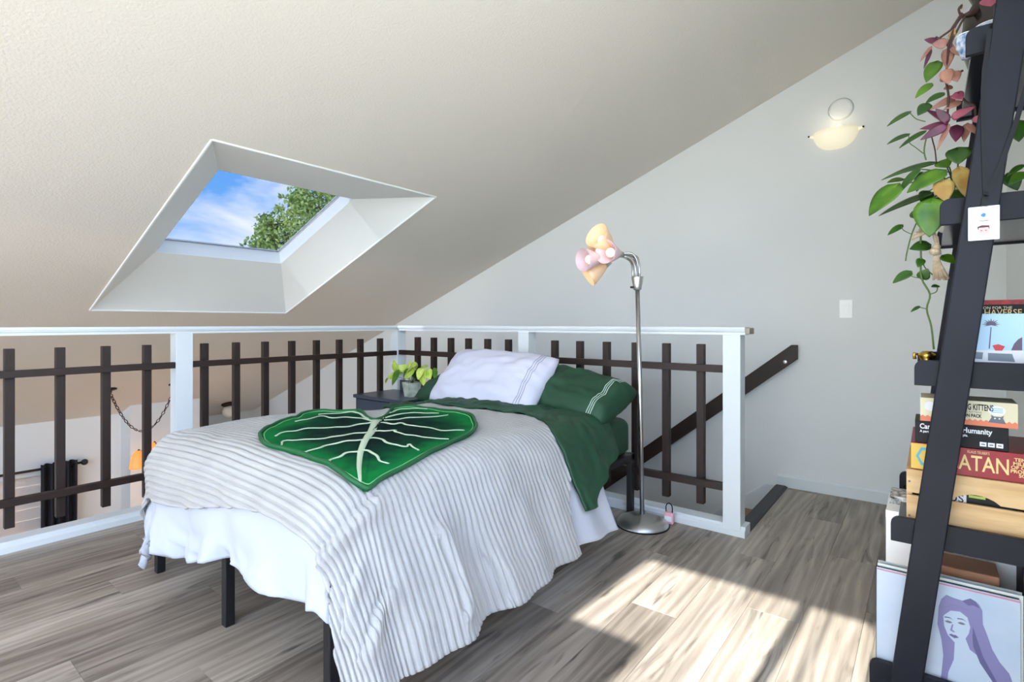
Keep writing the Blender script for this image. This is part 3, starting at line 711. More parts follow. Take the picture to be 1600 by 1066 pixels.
def sqpot(cx, cy, z0, z1, a0, a1, ang, t_=.006):
    def ring(h, z): return [(cx + h * 1.414 * math.cos(ang + PI / 2 * k), cy + h * 1.414 * math.sin(ang + PI / 2 * k), z) for k in range(4)]
    rows = [ring(a0, z0), ring(a1, z1), ring(a1 - t_, z1), ring(a0 - t_, z0 + .01)]
    b = MB().add([p for r in rows for p in r], [(i * 4 + j, i * 4 + (j + 1) % 4, (i + 1) * 4 + (j + 1) % 4, (i + 1) * 4 + j) for i in range(3) for j in range(4)] + [(3, 2, 1, 0), (12, 13, 14, 15)])
    return b
sqpot(-2.985, 2.60, .56, .665, .040, .053, .55).build('pot', M['stone'], pp, .0015)
MB().add([(-2.985 + .06 * math.cos(.55 + PI / 2 * k), 2.60 + .06 * math.sin(.55 + PI / 2 * k), .652) for k in range(4)], [(0, 1, 2, 3)]).build('soil', M['soil'], pp)
base0 = Vector((-2.985, 2.60, .655))
for (bx, by, tx, ty, wd, yy, mm) in [(622, 585, 607, 590, .05, 2.55, 'lime'), (620, 578, 616, 564, .05, 2.62, 'lime'), (622, 582, 614, 600, .05, 2.52, 'leaf'), (632, 578, 625, 572, .06, 2.60, 'lime'),
        (645, 580, 633, 590, .085, 2.55, 'lime'), (648, 575, 640, 567, .07, 2.63, 'lime'), (655, 580, 668, 573, .05, 2.62, 'lime'), (660, 582, 664, 602, .06, 2.54, 'lime'), (668, 580, 672, 592, .05, 2.55, 'lime'),
        (658, 578, 654, 592, .05, 2.53, 'lime'), (679, 578, 681, 594, .032, 2.58, 'leaf'), (632, 588, 640, 578, .05, 2.58, 'leaf'), (650, 588, 644, 575, .06, 2.60, 'leaf'), (640, 576, 650, 571, .06, 2.56, 'lime'), (605, 592, 603, 598, .02, 2.55, 'leaf')]:
    p0, p1 = at(bx, by, yy), at(tx, ty, yy - .02)
    leaf(pp, p0 + (p0 - p1) * .15, p1 + (p1 - p0) * .15, wd * 1.35, M[mm], nrm=(rnd.uniform(-.3, .4), -.8, rnd.uniform(.3, .9)))
    MB().tube([base0, (base0 + p0) / 2 + Vector((0, 0, .03)), p0], .0016, 5).build('petiole', M['stem'], pp, smooth=True)

# ------------------------------------------------------------------ floor lamp with five shades
fp = thing('floor_lamp', (-1.235, 2.705, 0), 'silver floor lamp with five lit flexible arms beside the bed', 'lamp')
LB = Vector((-1.225, 2.705, 0))
MB().lathe([(.138, 0), (.140, .004), (.139, .012), (.125, .03), (.10, .042), (.06, .05), (.024, .053), (.018, .06), (.0, .06)], 40, LB, cap0=True).build('base', M['nickel'], fp, smooth=True)
MB().lathe([(.141, 0), (.143, .003), (.141, .007), (.13, .008)], 40, LB).build('rubber_rim', M['black'], fp, smooth=True)
HUB = at(996, 452, 2.735); HUB2 = at(995, 434, 2.735)
MB().tube([LB + Vector((0, 0, .05)), LB.lerp(HUB, .5) + Vector((.004, 0, 0)), HUB], .0125, 14).build('pole', M['chrome'], fp, smooth=True)
MB().lathe([(.014, 0), (.022, .002), (.024, .02), (.033, .068), (.033, .074), (.0, .074)], 20, HUB - Vector((0, 0, .005)), cap0=True).build('hub', M['nickel'], fp, smooth=True)
MB().tube([at(989, 449, 2.71), at(986, 449, 2.685)], .006).build('switch', M['black'], fp)
def wd(px, py, d):
    u, v = (px - 800) / 826, (505 - py) / 826
    return Vector(((F_[0] + u * R_[0]) * d, (F_[1] + u * R_[1]) * d, CAMH + v * d))
SH = [((956, 388, 2.95), (925, 362, 2.86), 'glow_o', 1.12), ((966, 397, 2.92), (938, 392, 2.80), 'glow_p', 1.0), ((938, 404, 2.93), (903, 407, 2.85), 'glow_p', 1.0), ((945, 414, 2.97), (912, 437, 2.96), 'glow_o', .95), ((950, 396, 3.02), (908, 386, 3.04), 'glow_o', .95)]
for i, (p0, p1, mk, s) in enumerate(SH):
    a, o_ = wd(*p0), wd(*p1); ax = (o_ - a).normalized(); Lh = .125 * s
    start = HUB2 + Vector(((i - 2) * .010, (i % 2) * .016 - .008, 0)); back = a - ax * .035
    MB().tube([start * (1 - q) ** 3 + (start + Vector((0, 0, .13 + .012 * i))) * 3 * q * (1 - q) ** 2 + (back - ax * .13) * 3 * q * q * (1 - q) + back * q ** 3 for q in [k / 14 for k in range(15)]], .0062, 8).build('arm', M['chrome'], fp, smooth=True)
    MB().lathe([(.006, -.04), (.017, -.036), (.021, .0), (.021, .006), (.0, .006)], 16, a, ax).build('socket', M['nickel'], fp, smooth=True)
    sh_ = MB().lathe([(.022, 0), (.032, .02 * s), (.047 * s, .06 * s), (.060 * s, .10 * s), (.065 * s, Lh), (.0635 * s, Lh), (.045 * s, .06 * s), (.029, .02 * s), (.019, .003)], 24, a, ax).build('shade', M[mk], fp, smooth=True)
    bu = MB().sphere(a + ax * .075 * s, .026).build('bulb', M['bulb'], sh_, smooth=True)
    if i in (0, 1, 3):
        li = bpy.data.lights.new('lamp_light', 'POINT'); li.energy = .06; li.color = (1, .78, .55); li.shadow_soft_size = .03
        lo_ = bpy.data.objects.new('lamp_light', li); C.objects.link(lo_); lo_.location = a + ax * .16 * s; lo_.parent = fp; lo_.matrix_parent_inverse = inv(fp)

# small pink bag charm on the railing base
pk = thing('mini_bag', (-1.115, 2.845, .052), 'tiny pink bag with a black handle on the white rail base', 'bag')
box('bag_body', M['pink'], pk, -1.142, -1.092, 2.80, 2.83, .0, .062, .006)
pk.location = (-1.117, 2.815, 0); 
for o in pk.children: o.matrix_parent_inverse = inv(pk)
MB().tube([(-1.135, 2.815, .058)] + [(-1.117 + .018 * math.cos(PI - PI * k / 8), 2.815, .085 + .026 * math.sin(PI * k / 8)) for k in range(9)] + [(-1.099, 2.815, .058)], .003, 6).build('handle', M['black'], pk, smooth=True)
MB().prism([(-1.137, 2.799, .014), (-1.097, 2.799, .014), (-1.097, 2.799, .044), (-1.137, 2.799, .044)], (0, -1, 0), .002).build('pocket', M['paper'], pk)

# ------------------------------------------------------------------ back wall fittings
sw = thing('light_switch', (-.407, WY, 1.19), 'white rocker light switch on the back wall', 'switch')
box('plate', M['plastic'], sw, -.442, -.372, WY - .006, WY, 1.132, 1.247, .002)
MB().prism([(-.423, WY - .006, 1.158), (-.391, WY - .006, 1.158), (-.391, WY - .013, 1.222), (-.423, WY - .013, 1.222)], (0, 1, 0), .006).build('rocker', M['plastic'], sw, .001)
dc = thing('round_cover', (-.435, WY, 2.457), 'round white cover plate on the wall above the sconce', 'cover plate')
MB().lathe([(.0, .016), (.055, .016), (.064, .012), (.069, .0)], 36, (-.435, WY, 2.457), (0, -1, 0)).build('plate', M['wall'], dc, smooth=False)
MB().lathe([(.066, .0), (.0705, .003), (.066, .012)], 36, (-.435, WY, 2.457), (0, -1, 0)).build('rim', M['plastic'], dc, smooth=True)
sn = thing('wall_sconce', (-.463, WY, 2.28), 'lit alabaster half-bowl sconce high on the back wall', 'sconce')
rows = []
for i in range(13):
    th = -PI / 2 + PI * i / 12; row = []
    for j in range(9):
        ph = PI / 2 * j / 8       # 0 rim .. 90 bottom
        row.append((-.463 + .125 * math.sin(th) * math.cos(ph) ** .8, WY - .004 - .105 * abs(math.cos(th)) * math.cos(ph) ** .8, 2.322 - .115 * math.sin(ph)))
    rows.append(row)
so_ = MB().grid(rows).build('bowl', M['sconce'], sn, smooth=True, fix=False)
md = so_.modifiers.new('thickness', 'SOLIDIFY'); md.thickness = .004
for x in (-.612, -.314):
    MB().sphere((x, WY - .02, 2.316), .006, 8, 6).build('pin', M['bronze'], sn, smooth=True)
    MB().tube([(x, WY - .02, 2.316), (x, WY, 2.316)], .003, 6).build('pin_stem', M['bronze'], sn)
    MB().prism([(x, WY - .003, 2.312), (-.463 + (.123 if x > -.463 else -.123), WY - .003, 2.30), (-.463 + (.123 if x > -.463 else -.123), WY - .003, 2.322), (x, WY - .003, 2.32)], (0, -1, 0), .01).build('wing', M['sconce'], sn)
MB().sphere((-.44, WY - .06, 2.315), .028).build('bulb', M['bulb'], sn, smooth=True)
li = bpy.data.lights.new('sconce_light', 'POINT'); li.energy = .09; li.color = (1, .9, .72); li.shadow_soft_size = .04
lo_ = bpy.data.objects.new('sconce_light', li); C.objects.link(lo_); lo_.location = (-.46, WY - .09, 2.375); lo_.parent = sn; lo_.matrix_parent_inverse = inv(sn)

# ------------------------------------------------------------------ lower storey: curtain, rod, chandelier, ceiling lamp
rod = thing('curtain_rod', (-7.37, 1.2, -.44), 'black curtain rod over the downstairs window', 'curtain rod')
MB().tube([(-7.37, .1, -.445), (-7.37, 1.66, -.445)], .013).build('rod', M['blackmetal'], rod, smooth=True)
MB().sphere((-7.37, 1.68, -.445), .034, 12, 8).build('finial', M['blackmetal'], rod, smooth=True)
MB().tube([(-7.37, 1.6, -.445), (-7.45, 1.6, -.445)], .01).build('bracket', M['blackmetal'], rod)
rows = []
for i in range(61):
    s = i / 60; y = 1.31 + .31 * s; fx = -7.37 + .035 * math.sin(s * PI * 9)
    rows.append([(fx + .01 * math.sin(s * 40 + k * .4) * k / 14, y + (.01 * math.sin(s * 23) * k / 14), -.40 - (1.75) * k / 14) for k in range(15)])
cu = MB().grid(rows).build('curtain', M['curtain'], None, smooth=True, fix=False)
md = cu.modifiers.new('thickness', 'SOLIDIFY'); md.thickness = .006
tag(cu, 'black curtain hanging from the rod downstairs', 'curtain')
ch = thing('chandelier', (-6.42, 2.24, .44), 'swag chandelier with glowing orange shades below the railing', 'chandelier')
CX, CY = -6.42, 2.24
for y in (1.67, CY):
    MB().lathe([(.055, 0), (.055, .008), (.012, .014), (.008, .04), (.0, .04)], 16, (CX, y, cz(CX) - .002), (.365, 0, -.931)).build('ceiling_hook', M['bronze'], ch, smooth=True)
def chain(pts, parent):
    L = [Vector(p) for p in pts]; k = 0
    for a, b_ in zip(L, L[1:]):
        n = max(1, int((b_ - a).length / .034))
        for i in range(n):
            c_ = a.lerp(b_, (i + .5) / n); d = (b_ - a).normalized(); s = d.orthogonal().normalized()
            if k % 2: s = d.cross(s)
            k += 1
            MB().tube([c_ + d * .022 * math.cos(2 * PI * q / 8) + s * .012 * math.sin(2 * PI * q / 8) for q in range(9)], .004, 5, caps=False).build('chain_link', M['bronze'], parent, smooth=True)
zt = cz(CX) - .05
sw_ = []
for i in range(13):
    s = i / 12; sw_.append((CX, 1.67 + (CY - 1.67) * s, zt - .42 * (1 - (2 * s - 1) ** 2)))
chain(sw_, ch); chain([(CX, CY, zt), (CX, CY, -.05)], ch)
MB().lathe([(.0, .0), (.03, -.01), (.02, -.08), (.05, -.16), (.035, -.24), (.012, -.30), (.02, -.34), (.0, -.36)], 16, (CX, CY, -.04)).build('body', M['bronze'], ch, smooth=True)
for k in range(5):
    a = -PI / 2 - .05 - 2 * PI / 5 * k; dx, dy = math.cos(a), math.sin(a); r = .33
    MB().tube([(CX, CY, -.22), (CX + dx * .12, CY + dy * .12, -.30), (CX + dx * .26, CY + dy * .26, -.27), (CX + dx * r, CY + dy * r, -.215)], .009).build('arm', M['bronze'], ch, smooth=True)
    MB().lathe([(.02, 0), (.045, -.03), (.065, -.09), (.078, -.16), (.082, -.18), (.076, -.18), (.06, -.09), (.04, -.03)], 18, (CX + dx * r, CY + dy * r, -.22)).build('shade', M['orange'], ch, smooth=True)
li = bpy.data.lights.new('chandelier_light', 'POINT'); li.energy = 6; li.color = (1, .66, .42); li.shadow_soft_size = .25
lo_ = bpy.data.objects.new('chandelier_light', li); C.objects.link(lo_); lo_.location = (CX + .1, CY - .2, -.75); lo_.parent = ch; lo_.matrix_parent_inverse = inv(ch)
fm = thing('ceiling_lamp', (-7.54, 3.29, 0), 'small bronze flush ceiling lamp with a milk glass globe downstairs', 'ceiling lamp')
cx_, cy_ = -7.54, 3.29; c0 = (cx_, cy_, cz(cx_))
MB().lathe([(.0, -.002), (.085, .0), (.09, .02), (.06, .045), (.05, .05), (.0, .05)], 20, c0, (.3, 0, -.95)).build('canopy', M['bronze'], fm, smooth=True)
MB().sphere((cx_ + .02, cy_, cz(cx_) - .11), (.085, .085, .08)).build('globe', M['milk'], fm, smooth=True)

# ------------------------------------------------------------------ tree outside the skylight
tr = thing('tree', (-10.2, 7.2, -2.4), 'leafy green tree seen through the skylight', 'tree')
MB().tube([(-10.2, 7.2, LOW), (-10.15, 7.1, 0), (-10.0, 7.0, 2.0), (-9.9, 6.9, 3.6)], [.22, .19, .15, .09], 10).build('trunk', M['bark'], tr, smooth=True)
clumps = []
g = random.Random(4)
def skyp(px, py, d):
    return wd(px, py, d)
for (px, py, rad) in [(420, 375, .55), (405, 392, .55), (440, 352, .6), (415, 352, .4), (470, 330, .8), (485, 305, .7), (500, 345, .9), (455, 385, .9), (520, 320, .9), (480, 372, 1.0), (545, 350, 1.2), (430, 410, .9), (560, 300, 1.0), (520, 280, .7), (470, 318, .45), (600, 340, 1.2)]:
    clumps.append((skyp(px, py, 11.0 + g.uniform(-.5, .8)), rad))
for c_, rad in clumps:
    MB().tube([(-9.95, 6.95, 2.9), Vector((-9.95, 6.95, 2.9)).lerp(c_, .6) + Vector((0, 0, .2)), c_], [.06, .035, .015], 6).build('branch', M['bark'], tr, smooth=True)
lv = MB()
for c_, rad in clumps:
    for _ in range(int(560 * rad)):
        d = Vector((g.gauss(0, 1), g.gauss(0, 1), g.gauss(0, 1))); d.normalize()
        p = c_ + d * rad * .62 * (g.random() ** .45); a = Vector((g.gauss(0, 1), g.gauss(0, 1), g.gauss(0, 1))).normalized(); s = a.orthogonal().normalized(); q = .034 + .028 * g.random()
        lv.add([p - a * q, p + s * q * .5 + a.cross(s) * q * .15, p + a * q, p - s * q * .5 + a.cross(s) * q * .15], [(0, 1, 2, 3)])
tag(lv.build('foliage', M['treeleaf'], tr, fix=False), kind='stuff')

# ------------------------------------------------------------------ ladder shelf
sf = thing('ladder_shelf', (.1, 2.2, 0), 'navy black wooden ladder shelf leaning at the right edge', 'shelf')
YN, YF = 1.905, 2.50                    # inner faces of the two legs (trays between)
legx = lambda z: -.0937 + .1203 * z
for y0 in (YN - .026, YF + .02):
    MB().prism([(legx(0), y0, 0), (legx(0) + .072, y0, 0), (legx(2.2) + .072, y0, 2.2), (legx(2.2), y0, 2.2)], (0, 1, 0), .026).build('leg', M['navy'], sf, .003)
TR = [(-.138, .0975), (-.086, .535), (-.031, .994), (.026, 1.446), (.081, 1.904)]
for x0, zt_ in TR:
    zb = zt_ - .072
    for y0 in (YN, YF):
        pts = [(x0, y0, zb), (WX - .005, y0, zb), (WX - .005, y0, zt_)]
        for k in range(7):
            a = PI / 2 + PI / 2 * k / 6; pts.append((x0 + .022 + .022 * math.cos(a), y0, zt_ - .022 + .022 * math.sin(a)))
        MB().prism(pts, (0, 1, 0), .018).build('side_board', M['navy'], sf, .0015)
    box('shelf_board', M['navyp'], sf, x0 + .012, WX - .006, YN + .018, YF, zb + .006, zb + .022, .001)
    box('back_board', M['navy'], sf, WX - .022, WX - .006, YN + .018, YF, zb + .022, zt_, .001)
TZ = [zt_ - .072 + .022 for _, zt_ in TR]     # tray floors: .0475 .485 .944 1.396 1.854

# --- records in the bottom tray
rz = TZ[0]
def record(y, x0, lean, m_, label, h=.315, side='paper'):
    e = thing('record_sleeve', (x0 + .157, y, rz), label, 'record', 'vinyl records in the bottom tray')
    t_ = .005
    b = MB().add([(x0, y, rz), (x0 + h, y, rz), (x0 + h, y + t_, rz), (x0, y + t_, rz), (x0, y + lean, rz + h), (x0 + h, y + lean, rz + h), (x0 + h, y + lean + t_, rz + h), (x0, y + lean + t_, rz + h)],
                 [(0,3,2,1),(4,5,6,7),(0,1,5,4),(1,2,6,5),(2,3,7,6),(3,0,4,7)])
    b.build('sleeve', m_, e, .0008)
    return e
e = record(1.932, -.122, .006, M['palecover'], 'front record sleeve with a lilac portrait of a long-haired person')
def flat(parent, name, pts, y, m_, off=.0006, lean=.006, h=.315, z0=None):
    """printed shape on the leaning sleeve, pts in (x, z)"""
    z0 = rz if z0 is None else z0
    MB().prism([(x, y - off + lean * (z - z0) / h, z) for x, z in pts], (0, -1, 0), .0004).build(name, m_, parent, fix=True)
yr_ = 1.932
L2 = lambda pts: [(x, rz + max(.004, z)) for x, z in pts]
hair = [(.024,.245),(.030,.268),(.041,.283),(.057,.279),(.077,.277),(.093,.289),(.104,.284),(.111,.277),(.117,.264),(.118,.227),(.128,.197),(.137,.166),(.152,.137),(.171,.114),(.184,.07),(.186,.01),(.16,.004),(.149,.067),(.111,.077),(.077,.116),(.05,.06),(.036,.01),(.024,.004),(.030,.06),(.034,.111),(.030,.154),(.021,.195)]
flat(e, 'portrait_hair', L2(hair), yr_, M['lilac'])
M['facep'] = mat('pale_print', (182, 196, 212), .4); M['lilacd'] = mat('deep_lilac_print', (94, 90, 132), .4)
flat(e, 'portrait_neck', L2([(.059,.16),(.082,.175),(.091,.148),(.117,.132),(.143,.08),(.150,.004),(.040,.004),(.045,.068),(.057,.108)]), yr_, M['facep'], .0009)
flat(e, 'portrait_face', L2([(.034,.223),(.043,.24),(.057,.252),(.074,.253),(.088,.239),(.093,.217),(.089,.192),(.081,.173),(.07,.158),(.058,.157),(.044,.172),(.036,.194)]), yr_, M['facep'], .0012)
flat(e, 'portrait_fringe', L2([(.030,.215),(.036,.245),(.057,.262),(.085,.256),(.097,.232),(.097,.19),(.092,.21),(.086,.235),(.070,.246),(.050,.242),(.038,.228)]), yr_, M['lilac'], .0015)
flat(e, 'portrait_lock', L2([(.094,.225),(.104,.19),(.118,.14),(.150,.075),(.165,.03),(.150,.06),(.112,.12),(.098,.16)]), yr_, M['lilacd'], .0013)
flat(e, 'portrait_bow', L2([(.075,.277),(.092,.289),(.104,.283),(.112,.268),(.098,.272),(.088,.268)]), yr_, M['lilacd'], .0008)
for ex_, ez_ in ((.045, .209), (.073, .214)):
    flat(e, 'portrait_eye', L2([(ex_ - .008, ez_), (ex_ - .002, ez_ + .0035), (ex_ + .005, ez_ + .003), (ex_ + .009, ez_), (ex_ + .002, ez_ - .003), (ex_ - .004, ez_ - .0025)]), yr_, M['greyp'], .0017)
    flat(e, 'portrait_brow', L2([(ex_ - .009, ez_ + .0095), (ex_ + .003, ez_ + .0115), (ex_ + .011, ez_ + .0085), (ex_ + .003, ez_ + .014), (ex_ - .008, ez_ + .0125)]), yr_, M['lilacd'], .0017)
flat(e, 'portrait_nose', L2([(.053,.205),(.056,.205),(.0535,.190),(.060,.186),(.056,.184),(.049,.187)]), yr_, M['lilac'], .0016)
flat(e, 'portrait_mouth', L2([(.046,.174),(.052,.178),(.056,.1765),(.061,.1775),(.068,.173),(.058,.168)]), yr_, M['lilacd'], .0017)
flat(e, 'sleeve_edge', [(-.121, rz + .309), (.193, rz + .309), (.193, rz + .3125), (-.121, rz + .3125)], yr_, mat('pink_edge', (200, 120, 140), .4), .0007)
for i, (nm, c1) in enumerate((('black', (28, 28, 34)), ('white', (228, 232, 226)), ('pale green', (196, 214, 196)), ('dark green', (44, 86, 76)), ('silver grey', (186, 192, 196)), ('grey blue', (140, 156, 170)))):
    record(1.941 + .008 * i, -.124 + .003 * (i % 3), .006, mat('sleeve_' + nm.replace(' ', '_'), c1, .4), nm + ' record sleeve, ' + ('second', 'third', 'fourth', 'fifth', 'sixth', 'seventh')[i] + ' from the front in the bottom tray', .3155 + .003 * ((i * 2) % 3))
# white case and small patterned box behind the records
wc = thing('storage_case', (.06, 2.28, rz), 'white plastic storage case standing behind the records', 'case')
box('case_body', M['plastic'], wc, -.112, .30, 2.18, 2.40, rz, rz + .425, .004)
MB().box(-.045, -.015, 2.176, 2.181, rz + .365, rz + .373).build('slot', M['greyp'], wc)
MB().box(-.02, -.016, 2.176, 2.181, rz + .27, rz + .345).build('seam', M['greyp'], wc)
MB().box(-.112, .30, 2.172, 2.18, rz + .40, rz + .425).build('lid_edge', M['plastic'], wc)
pb = thing('small_box', (-.07, 2.30, rz + .425), 'little black and white patterned box on the white case', 'box')
box('box_body', mat('black_white_pattern', (30, 30, 32), .5, rgb2=(235, 235, 230), vscale=70), pb, -.105, .0, 2.26, 2.38, rz + .425, rz + .452, .001)
cb = thing('cardboard_box', (.08, 2.08, rz), 'brown cardboard box between the records and the white case', 'box')
box('carton', M['cardb'], cb, -.04, .16, 2.03, 2.15, rz, rz + .33, .004)
dk = thing('binder', (.24, 2.08, rz), 'dark binder standing at the right end of the bottom tray', 'binder')
box('binder_body', M['black'], dk, .205, .30, 2.02, 2.15, rz, rz + .375, .003)
box('binder_label', M['paper'], dk, .225, .265, 2.018, 2.0205, rz + .30, rz + .37, .0005)

# --- pine crate with games in the second tray
z2 = TZ[1]
cr_ = thing('wooden_crate', (.12, 2.13, z2), 'pine wood crate with hand slot in the second tray from below', 'crate')
cx0, cx1, cy0, cy1 = -.050, .30, 1.945, 2.33; ct = z2 + .185
for x0 in (cx0, cx1 - .014): box('end_panel', M['pine'], cr_, x0, x0 + .014, cy0 + .012, cy1 - .012, z2, ct + .0, .002)
arch = [(cx0, z2 + .118), (.055, z2 + .118)] + [(.055 + .10 * k / 8, z2 + .118 + .020 * math.sin(PI * k / 8) ** .7) for k in range(1, 8)] + [(.155, z2 + .118), (cx1, z2 + .118), (cx1, ct), (cx0, ct)]
for y in (cy0, cy1 - .012):
    MB().prism([(x, y, z) for x, z in arch], (0, 1, 0), .012).build('slat', M['pine'], cr_)
    box('slat', M['pine'], cr_, cx0, cx1, y, y + .012, z2 + .004, z2 + .110, .002)
box('crate_floor', M['pine'], cr_, cx0 + .014, cx1 - .014, cy0 + .012, cy1 - .012, z2 + .002, z2 + .012, .001)
for x in (cx0 + .007, cx1 - .007):
    for z in (z2 + .05, z2 + .15): MB().lathe([(.003, 0), (.003, .001), (0, .001)], 8, (x, cy0, z), (0, -1, 0)).build('nail', M['greyp'], cr_)
mg = thing('magazine', (.1, 1.975, z2 + .012), 'black and white magazine inside the pine crate', 'magazine')
box('cover', M['paper'], mg, -.02, .19, 1.962, 1.972, z2 + .012, z2 + .140, .001)
MB().box(.085, .19, 1.9615, 1.962, z2 + .09, z2 + .138).build('dark_print', M['black'], mg)
MB().prism([(.09, 1.9612, z2 + .125), (.125, 1.9612, z2 + .125), (.125, 1.9612, z2 + .132), (.09, 1.9612, z2 + .132)], (0, -1, 0), .0003).build('green_print', M['lime'], mg)
text('US', .03, M['black'], mg, (.045, 1.9612, z2 + .108))
# red game box
zc = ct + .001; yb = 1.955
def gbox(name, label, x0, x1, y0, y1, z0, z1, m_):
    e = thing(name, ((x0 + x1) / 2, (y0 + y1) / 2, z0), label, 'game box', 'board games stacked on the crate')
    box('carton', m_, e, x0, x1, y0, y1, z0, z1, .0012); return e
g1 = gbox('board_game', 'red board game box lettered CATAN on top of the crate', -.040, .262, yb, 2.25, zc, zc + .078, M['red'])
MB().box(-.0395, -.002, yb - .0008, yb, zc + .002, zc + .076).build('yellow_panel', M['yell'], g1)
hexp = lambda cx, cz_, r, n=6, a0=0: [(cx + r * math.cos(a0 + 2 * PI * k / n), cz_ + r * 1.25 * math.sin(a0 + 2 * PI * k / n)) for k in range(n)]
MB().prism([(x, yb - .0008, z) for x, z in hexp(-.004, zc + .04, .024)], (0, -1, 0), .0006).build('hexagon_print', M['blue'], g1)
MB().prism([(x, yb - .0014, z) for x, z in hexp(-.004, zc + .04, .017)], (0, -1, 0), .0006).build('hexagon_print', M['yell'], g1)
text('CATAN', .060, M['gold'], g1, (.030, yb - .0006, zc + .018), fit=(.042, .172), bold=.0006)
text("KLAUS TEUBER'S", .0105, M['gold'], g1, (.085, yb - .0006, zc + .0655), fit=(.087, .133))
for k, s in enumerate(('TENS OF', 'MILLIONS', 'OF CATAN', 'PRODUCTS', 'SOLD')): text(s, .0125, M['gold'], g1, (.207, yb - .0006, zc + .057 - .0105 * k), align='CENTER', bold=.0003)
zd = zc + .079
g2 = gbox('card_game', 'black card game box lettered Cards Against Humanity', -.030, .172, yb + .004, 2.10, zd, zd + .064, M['black'])
yb2 = yb + .004
text('Cards Against Humanity', .0205, M['paper'], g2, (-.024, yb2 - .0006, zd + .042), bold=.0005, fit=(-.019, .139))
text('A party game for horrible people.', .0095, M['paper'], g2, (-.024, yb2 - .0006, zd + .031), bold=.0003, fit=(-.019, .088))
for k in range(3):
    box('symbol', M['paper'], g2, .113 + .017 * k, .127 + .017 * k, yb2 - .001, yb2, zd + .008, zd + .020, .0004)
    MB().box(.116 + .017 * k, .124 + .017 * k, yb2 - .0014, yb2 - .001, zd + .0125, zd + .0155).build('symbol_mark', M['greyp'], g2)
ze = zd + .065
g3 = gbox('card_game', 'cream card game box lettered Exploding Kittens, topmost of the stack', -.018, .19, yb + .0, 2.08, ze, ze + .068, M['cream'])
zig = [(-.018, ze), (.19, ze)] + [(.19 - .208 * k / 36, ze + (.018 if k % 2 else .013)) for k in range(37)]
MB().prism([(x, yb - .0005, z) for x, z in zig], (0, -1, 0), .0004).build('coral_border', M['coral'], g3)
text('EXPLODING KITTENS', .0235, M['black'], g3, (.128, yb - .0006, ze + .043), fit=(.034, .141), bold=.0005)
text('IMPLODING KITTENS', .007, M['greyp'], g3, (.099, yb - .0006, ze + .0345), fit=(.05, .117))
text('EXPANSION PACK', .0125, M['black'], g3, (.099, yb - .0006, ze + .0225), fit=(.045, .117), bold=.0004)
MB().prism([(.148 + .018 * math.cos(2 * PI * k / 20), yb - .0005, ze + .045 + .013 * math.sin(2 * PI * k / 20)) for k in range(20)], (0, -1, 0), .0004).build('speech_bubble', M['paper'], g3)
MB().prism([(.004 + .012 * math.cos(2 * PI * k / 16), yb - .0005, ze + .044 + .014 * math.sin(2 * PI * k / 16)) for k in range(16)], (0, -1, 0), .0004).build('speech_bubble', M['paper'], g3)
for k in range(3): MB().box(.136, .160, yb - .0014, yb - .0009, ze + .040 + .005 * k, ze + .0415 + .005 * k).build('small_print', M['blue'], g3)
MB().prism([(x, yb - .0009, z) for x, z in ((.130, ze + .012), (.166, ze + .011), (.160, ze + .026), (.162, ze + .033), (.156, ze + .029), (.142, ze + .029), (.136, ze + .033), (.137, ze + .026))], (0, -1, 0), .0006).build('cat_drawing', M['greyp'], g3)
for s in (.144, .153): MB().prism([(s + .002 * math.cos(k), yb - .0016, ze + .024 + .002 * math.sin(k)) for k in range(6)], (0, -1, 0), .0003).build('cat_eye', M['paper'], g3)

# --- third tray: dark box, picture, brass piece
z3 = TZ[2]
g4 = thing('game_box', (.22, 2.1, z3), 'dark box with a red lid edge behind the palm tree picture', 'game box')
box('carton', M['black'], g4, .09, .315, 2.035, 2.33, z3, z3 + .222, .001)
MB().box(.09, .315, 2.034, 2.035, z3 + .209, z3 + .222).build('red_strip', mat('red_art_print', (190, 40, 40), .5, rgb2=(120, 24, 26), vscale=60), g4)
text('EXPANSION FOR THE', .0105, M['cream'], g4, (.186, 2.0338, z3 + .196), align='RIGHT')
text('HAVERSE', .0245, M['gold'], g4, (.206, 2.0338, z3 + .178), align='RIGHT', sx=.8)
pc = thing('picture_cover', (.2, 1.98, z3), 'light blue picture sleeve with a palm tree, standing in the third tray', 'picture')
px0, px1, py, ph = .100, .29, 1.975, .182
box('card', M['skyp'], pc, px0, px1, py, py + .006, z3, z3 + ph, .0008)
M['palm'] = mat('dusky_palm_print', (92, 78, 104), .4); M['car'] = mat('car_white_print', (226, 228, 234), .3); M['carglass'] = mat('car_window_print', (112, 124, 140), .3)
def fp_(name, pts, m_, off=.0006): MB().prism([(x, py - off, z3 + z) for x, z in pts], (0, -1, 0), .0004).build(name, m_, pc)
fp_('palm_trunk', [(.1325, .085), (.1350, .085), (.1385, .145), (.1365, .145)], M['palm'])
for k in range(11):
    a = math.radians(-25 + 23 * k); c_, s_ = math.cos(a), math.sin(a); ll = .017 + .003 * (k % 2)
    fp_('palm_frond', [(.1375 - s_ * .003, .153 + c_ * .003), (.1375 + s_ * .003, .153 - c_ * .003), (.1375 + c_ * ll, .153 + s_ * ll * .85)], M['palm'], .0006 + .0001 * k)
fp_('car_roof', [(.100, .035), (.29, .03), (.29, .060), (.235, .075), (.200, .082), (.104, .080)], M['car'], .0007)
fp_('car_window', [(.104, .056), (.119, .055), (.121, .074), (.104, .075)], M['carglass'], .0012)
fp_('car_window', [(.131, .052), (.186, .050), (.180, .072), (.131, .073)], M['carglass'], .0012)
fp_('bush', [(.176, .076), (.20, .074), (.20, .118), (.192, .112), (.184, .100)], M['palm'], .0006)
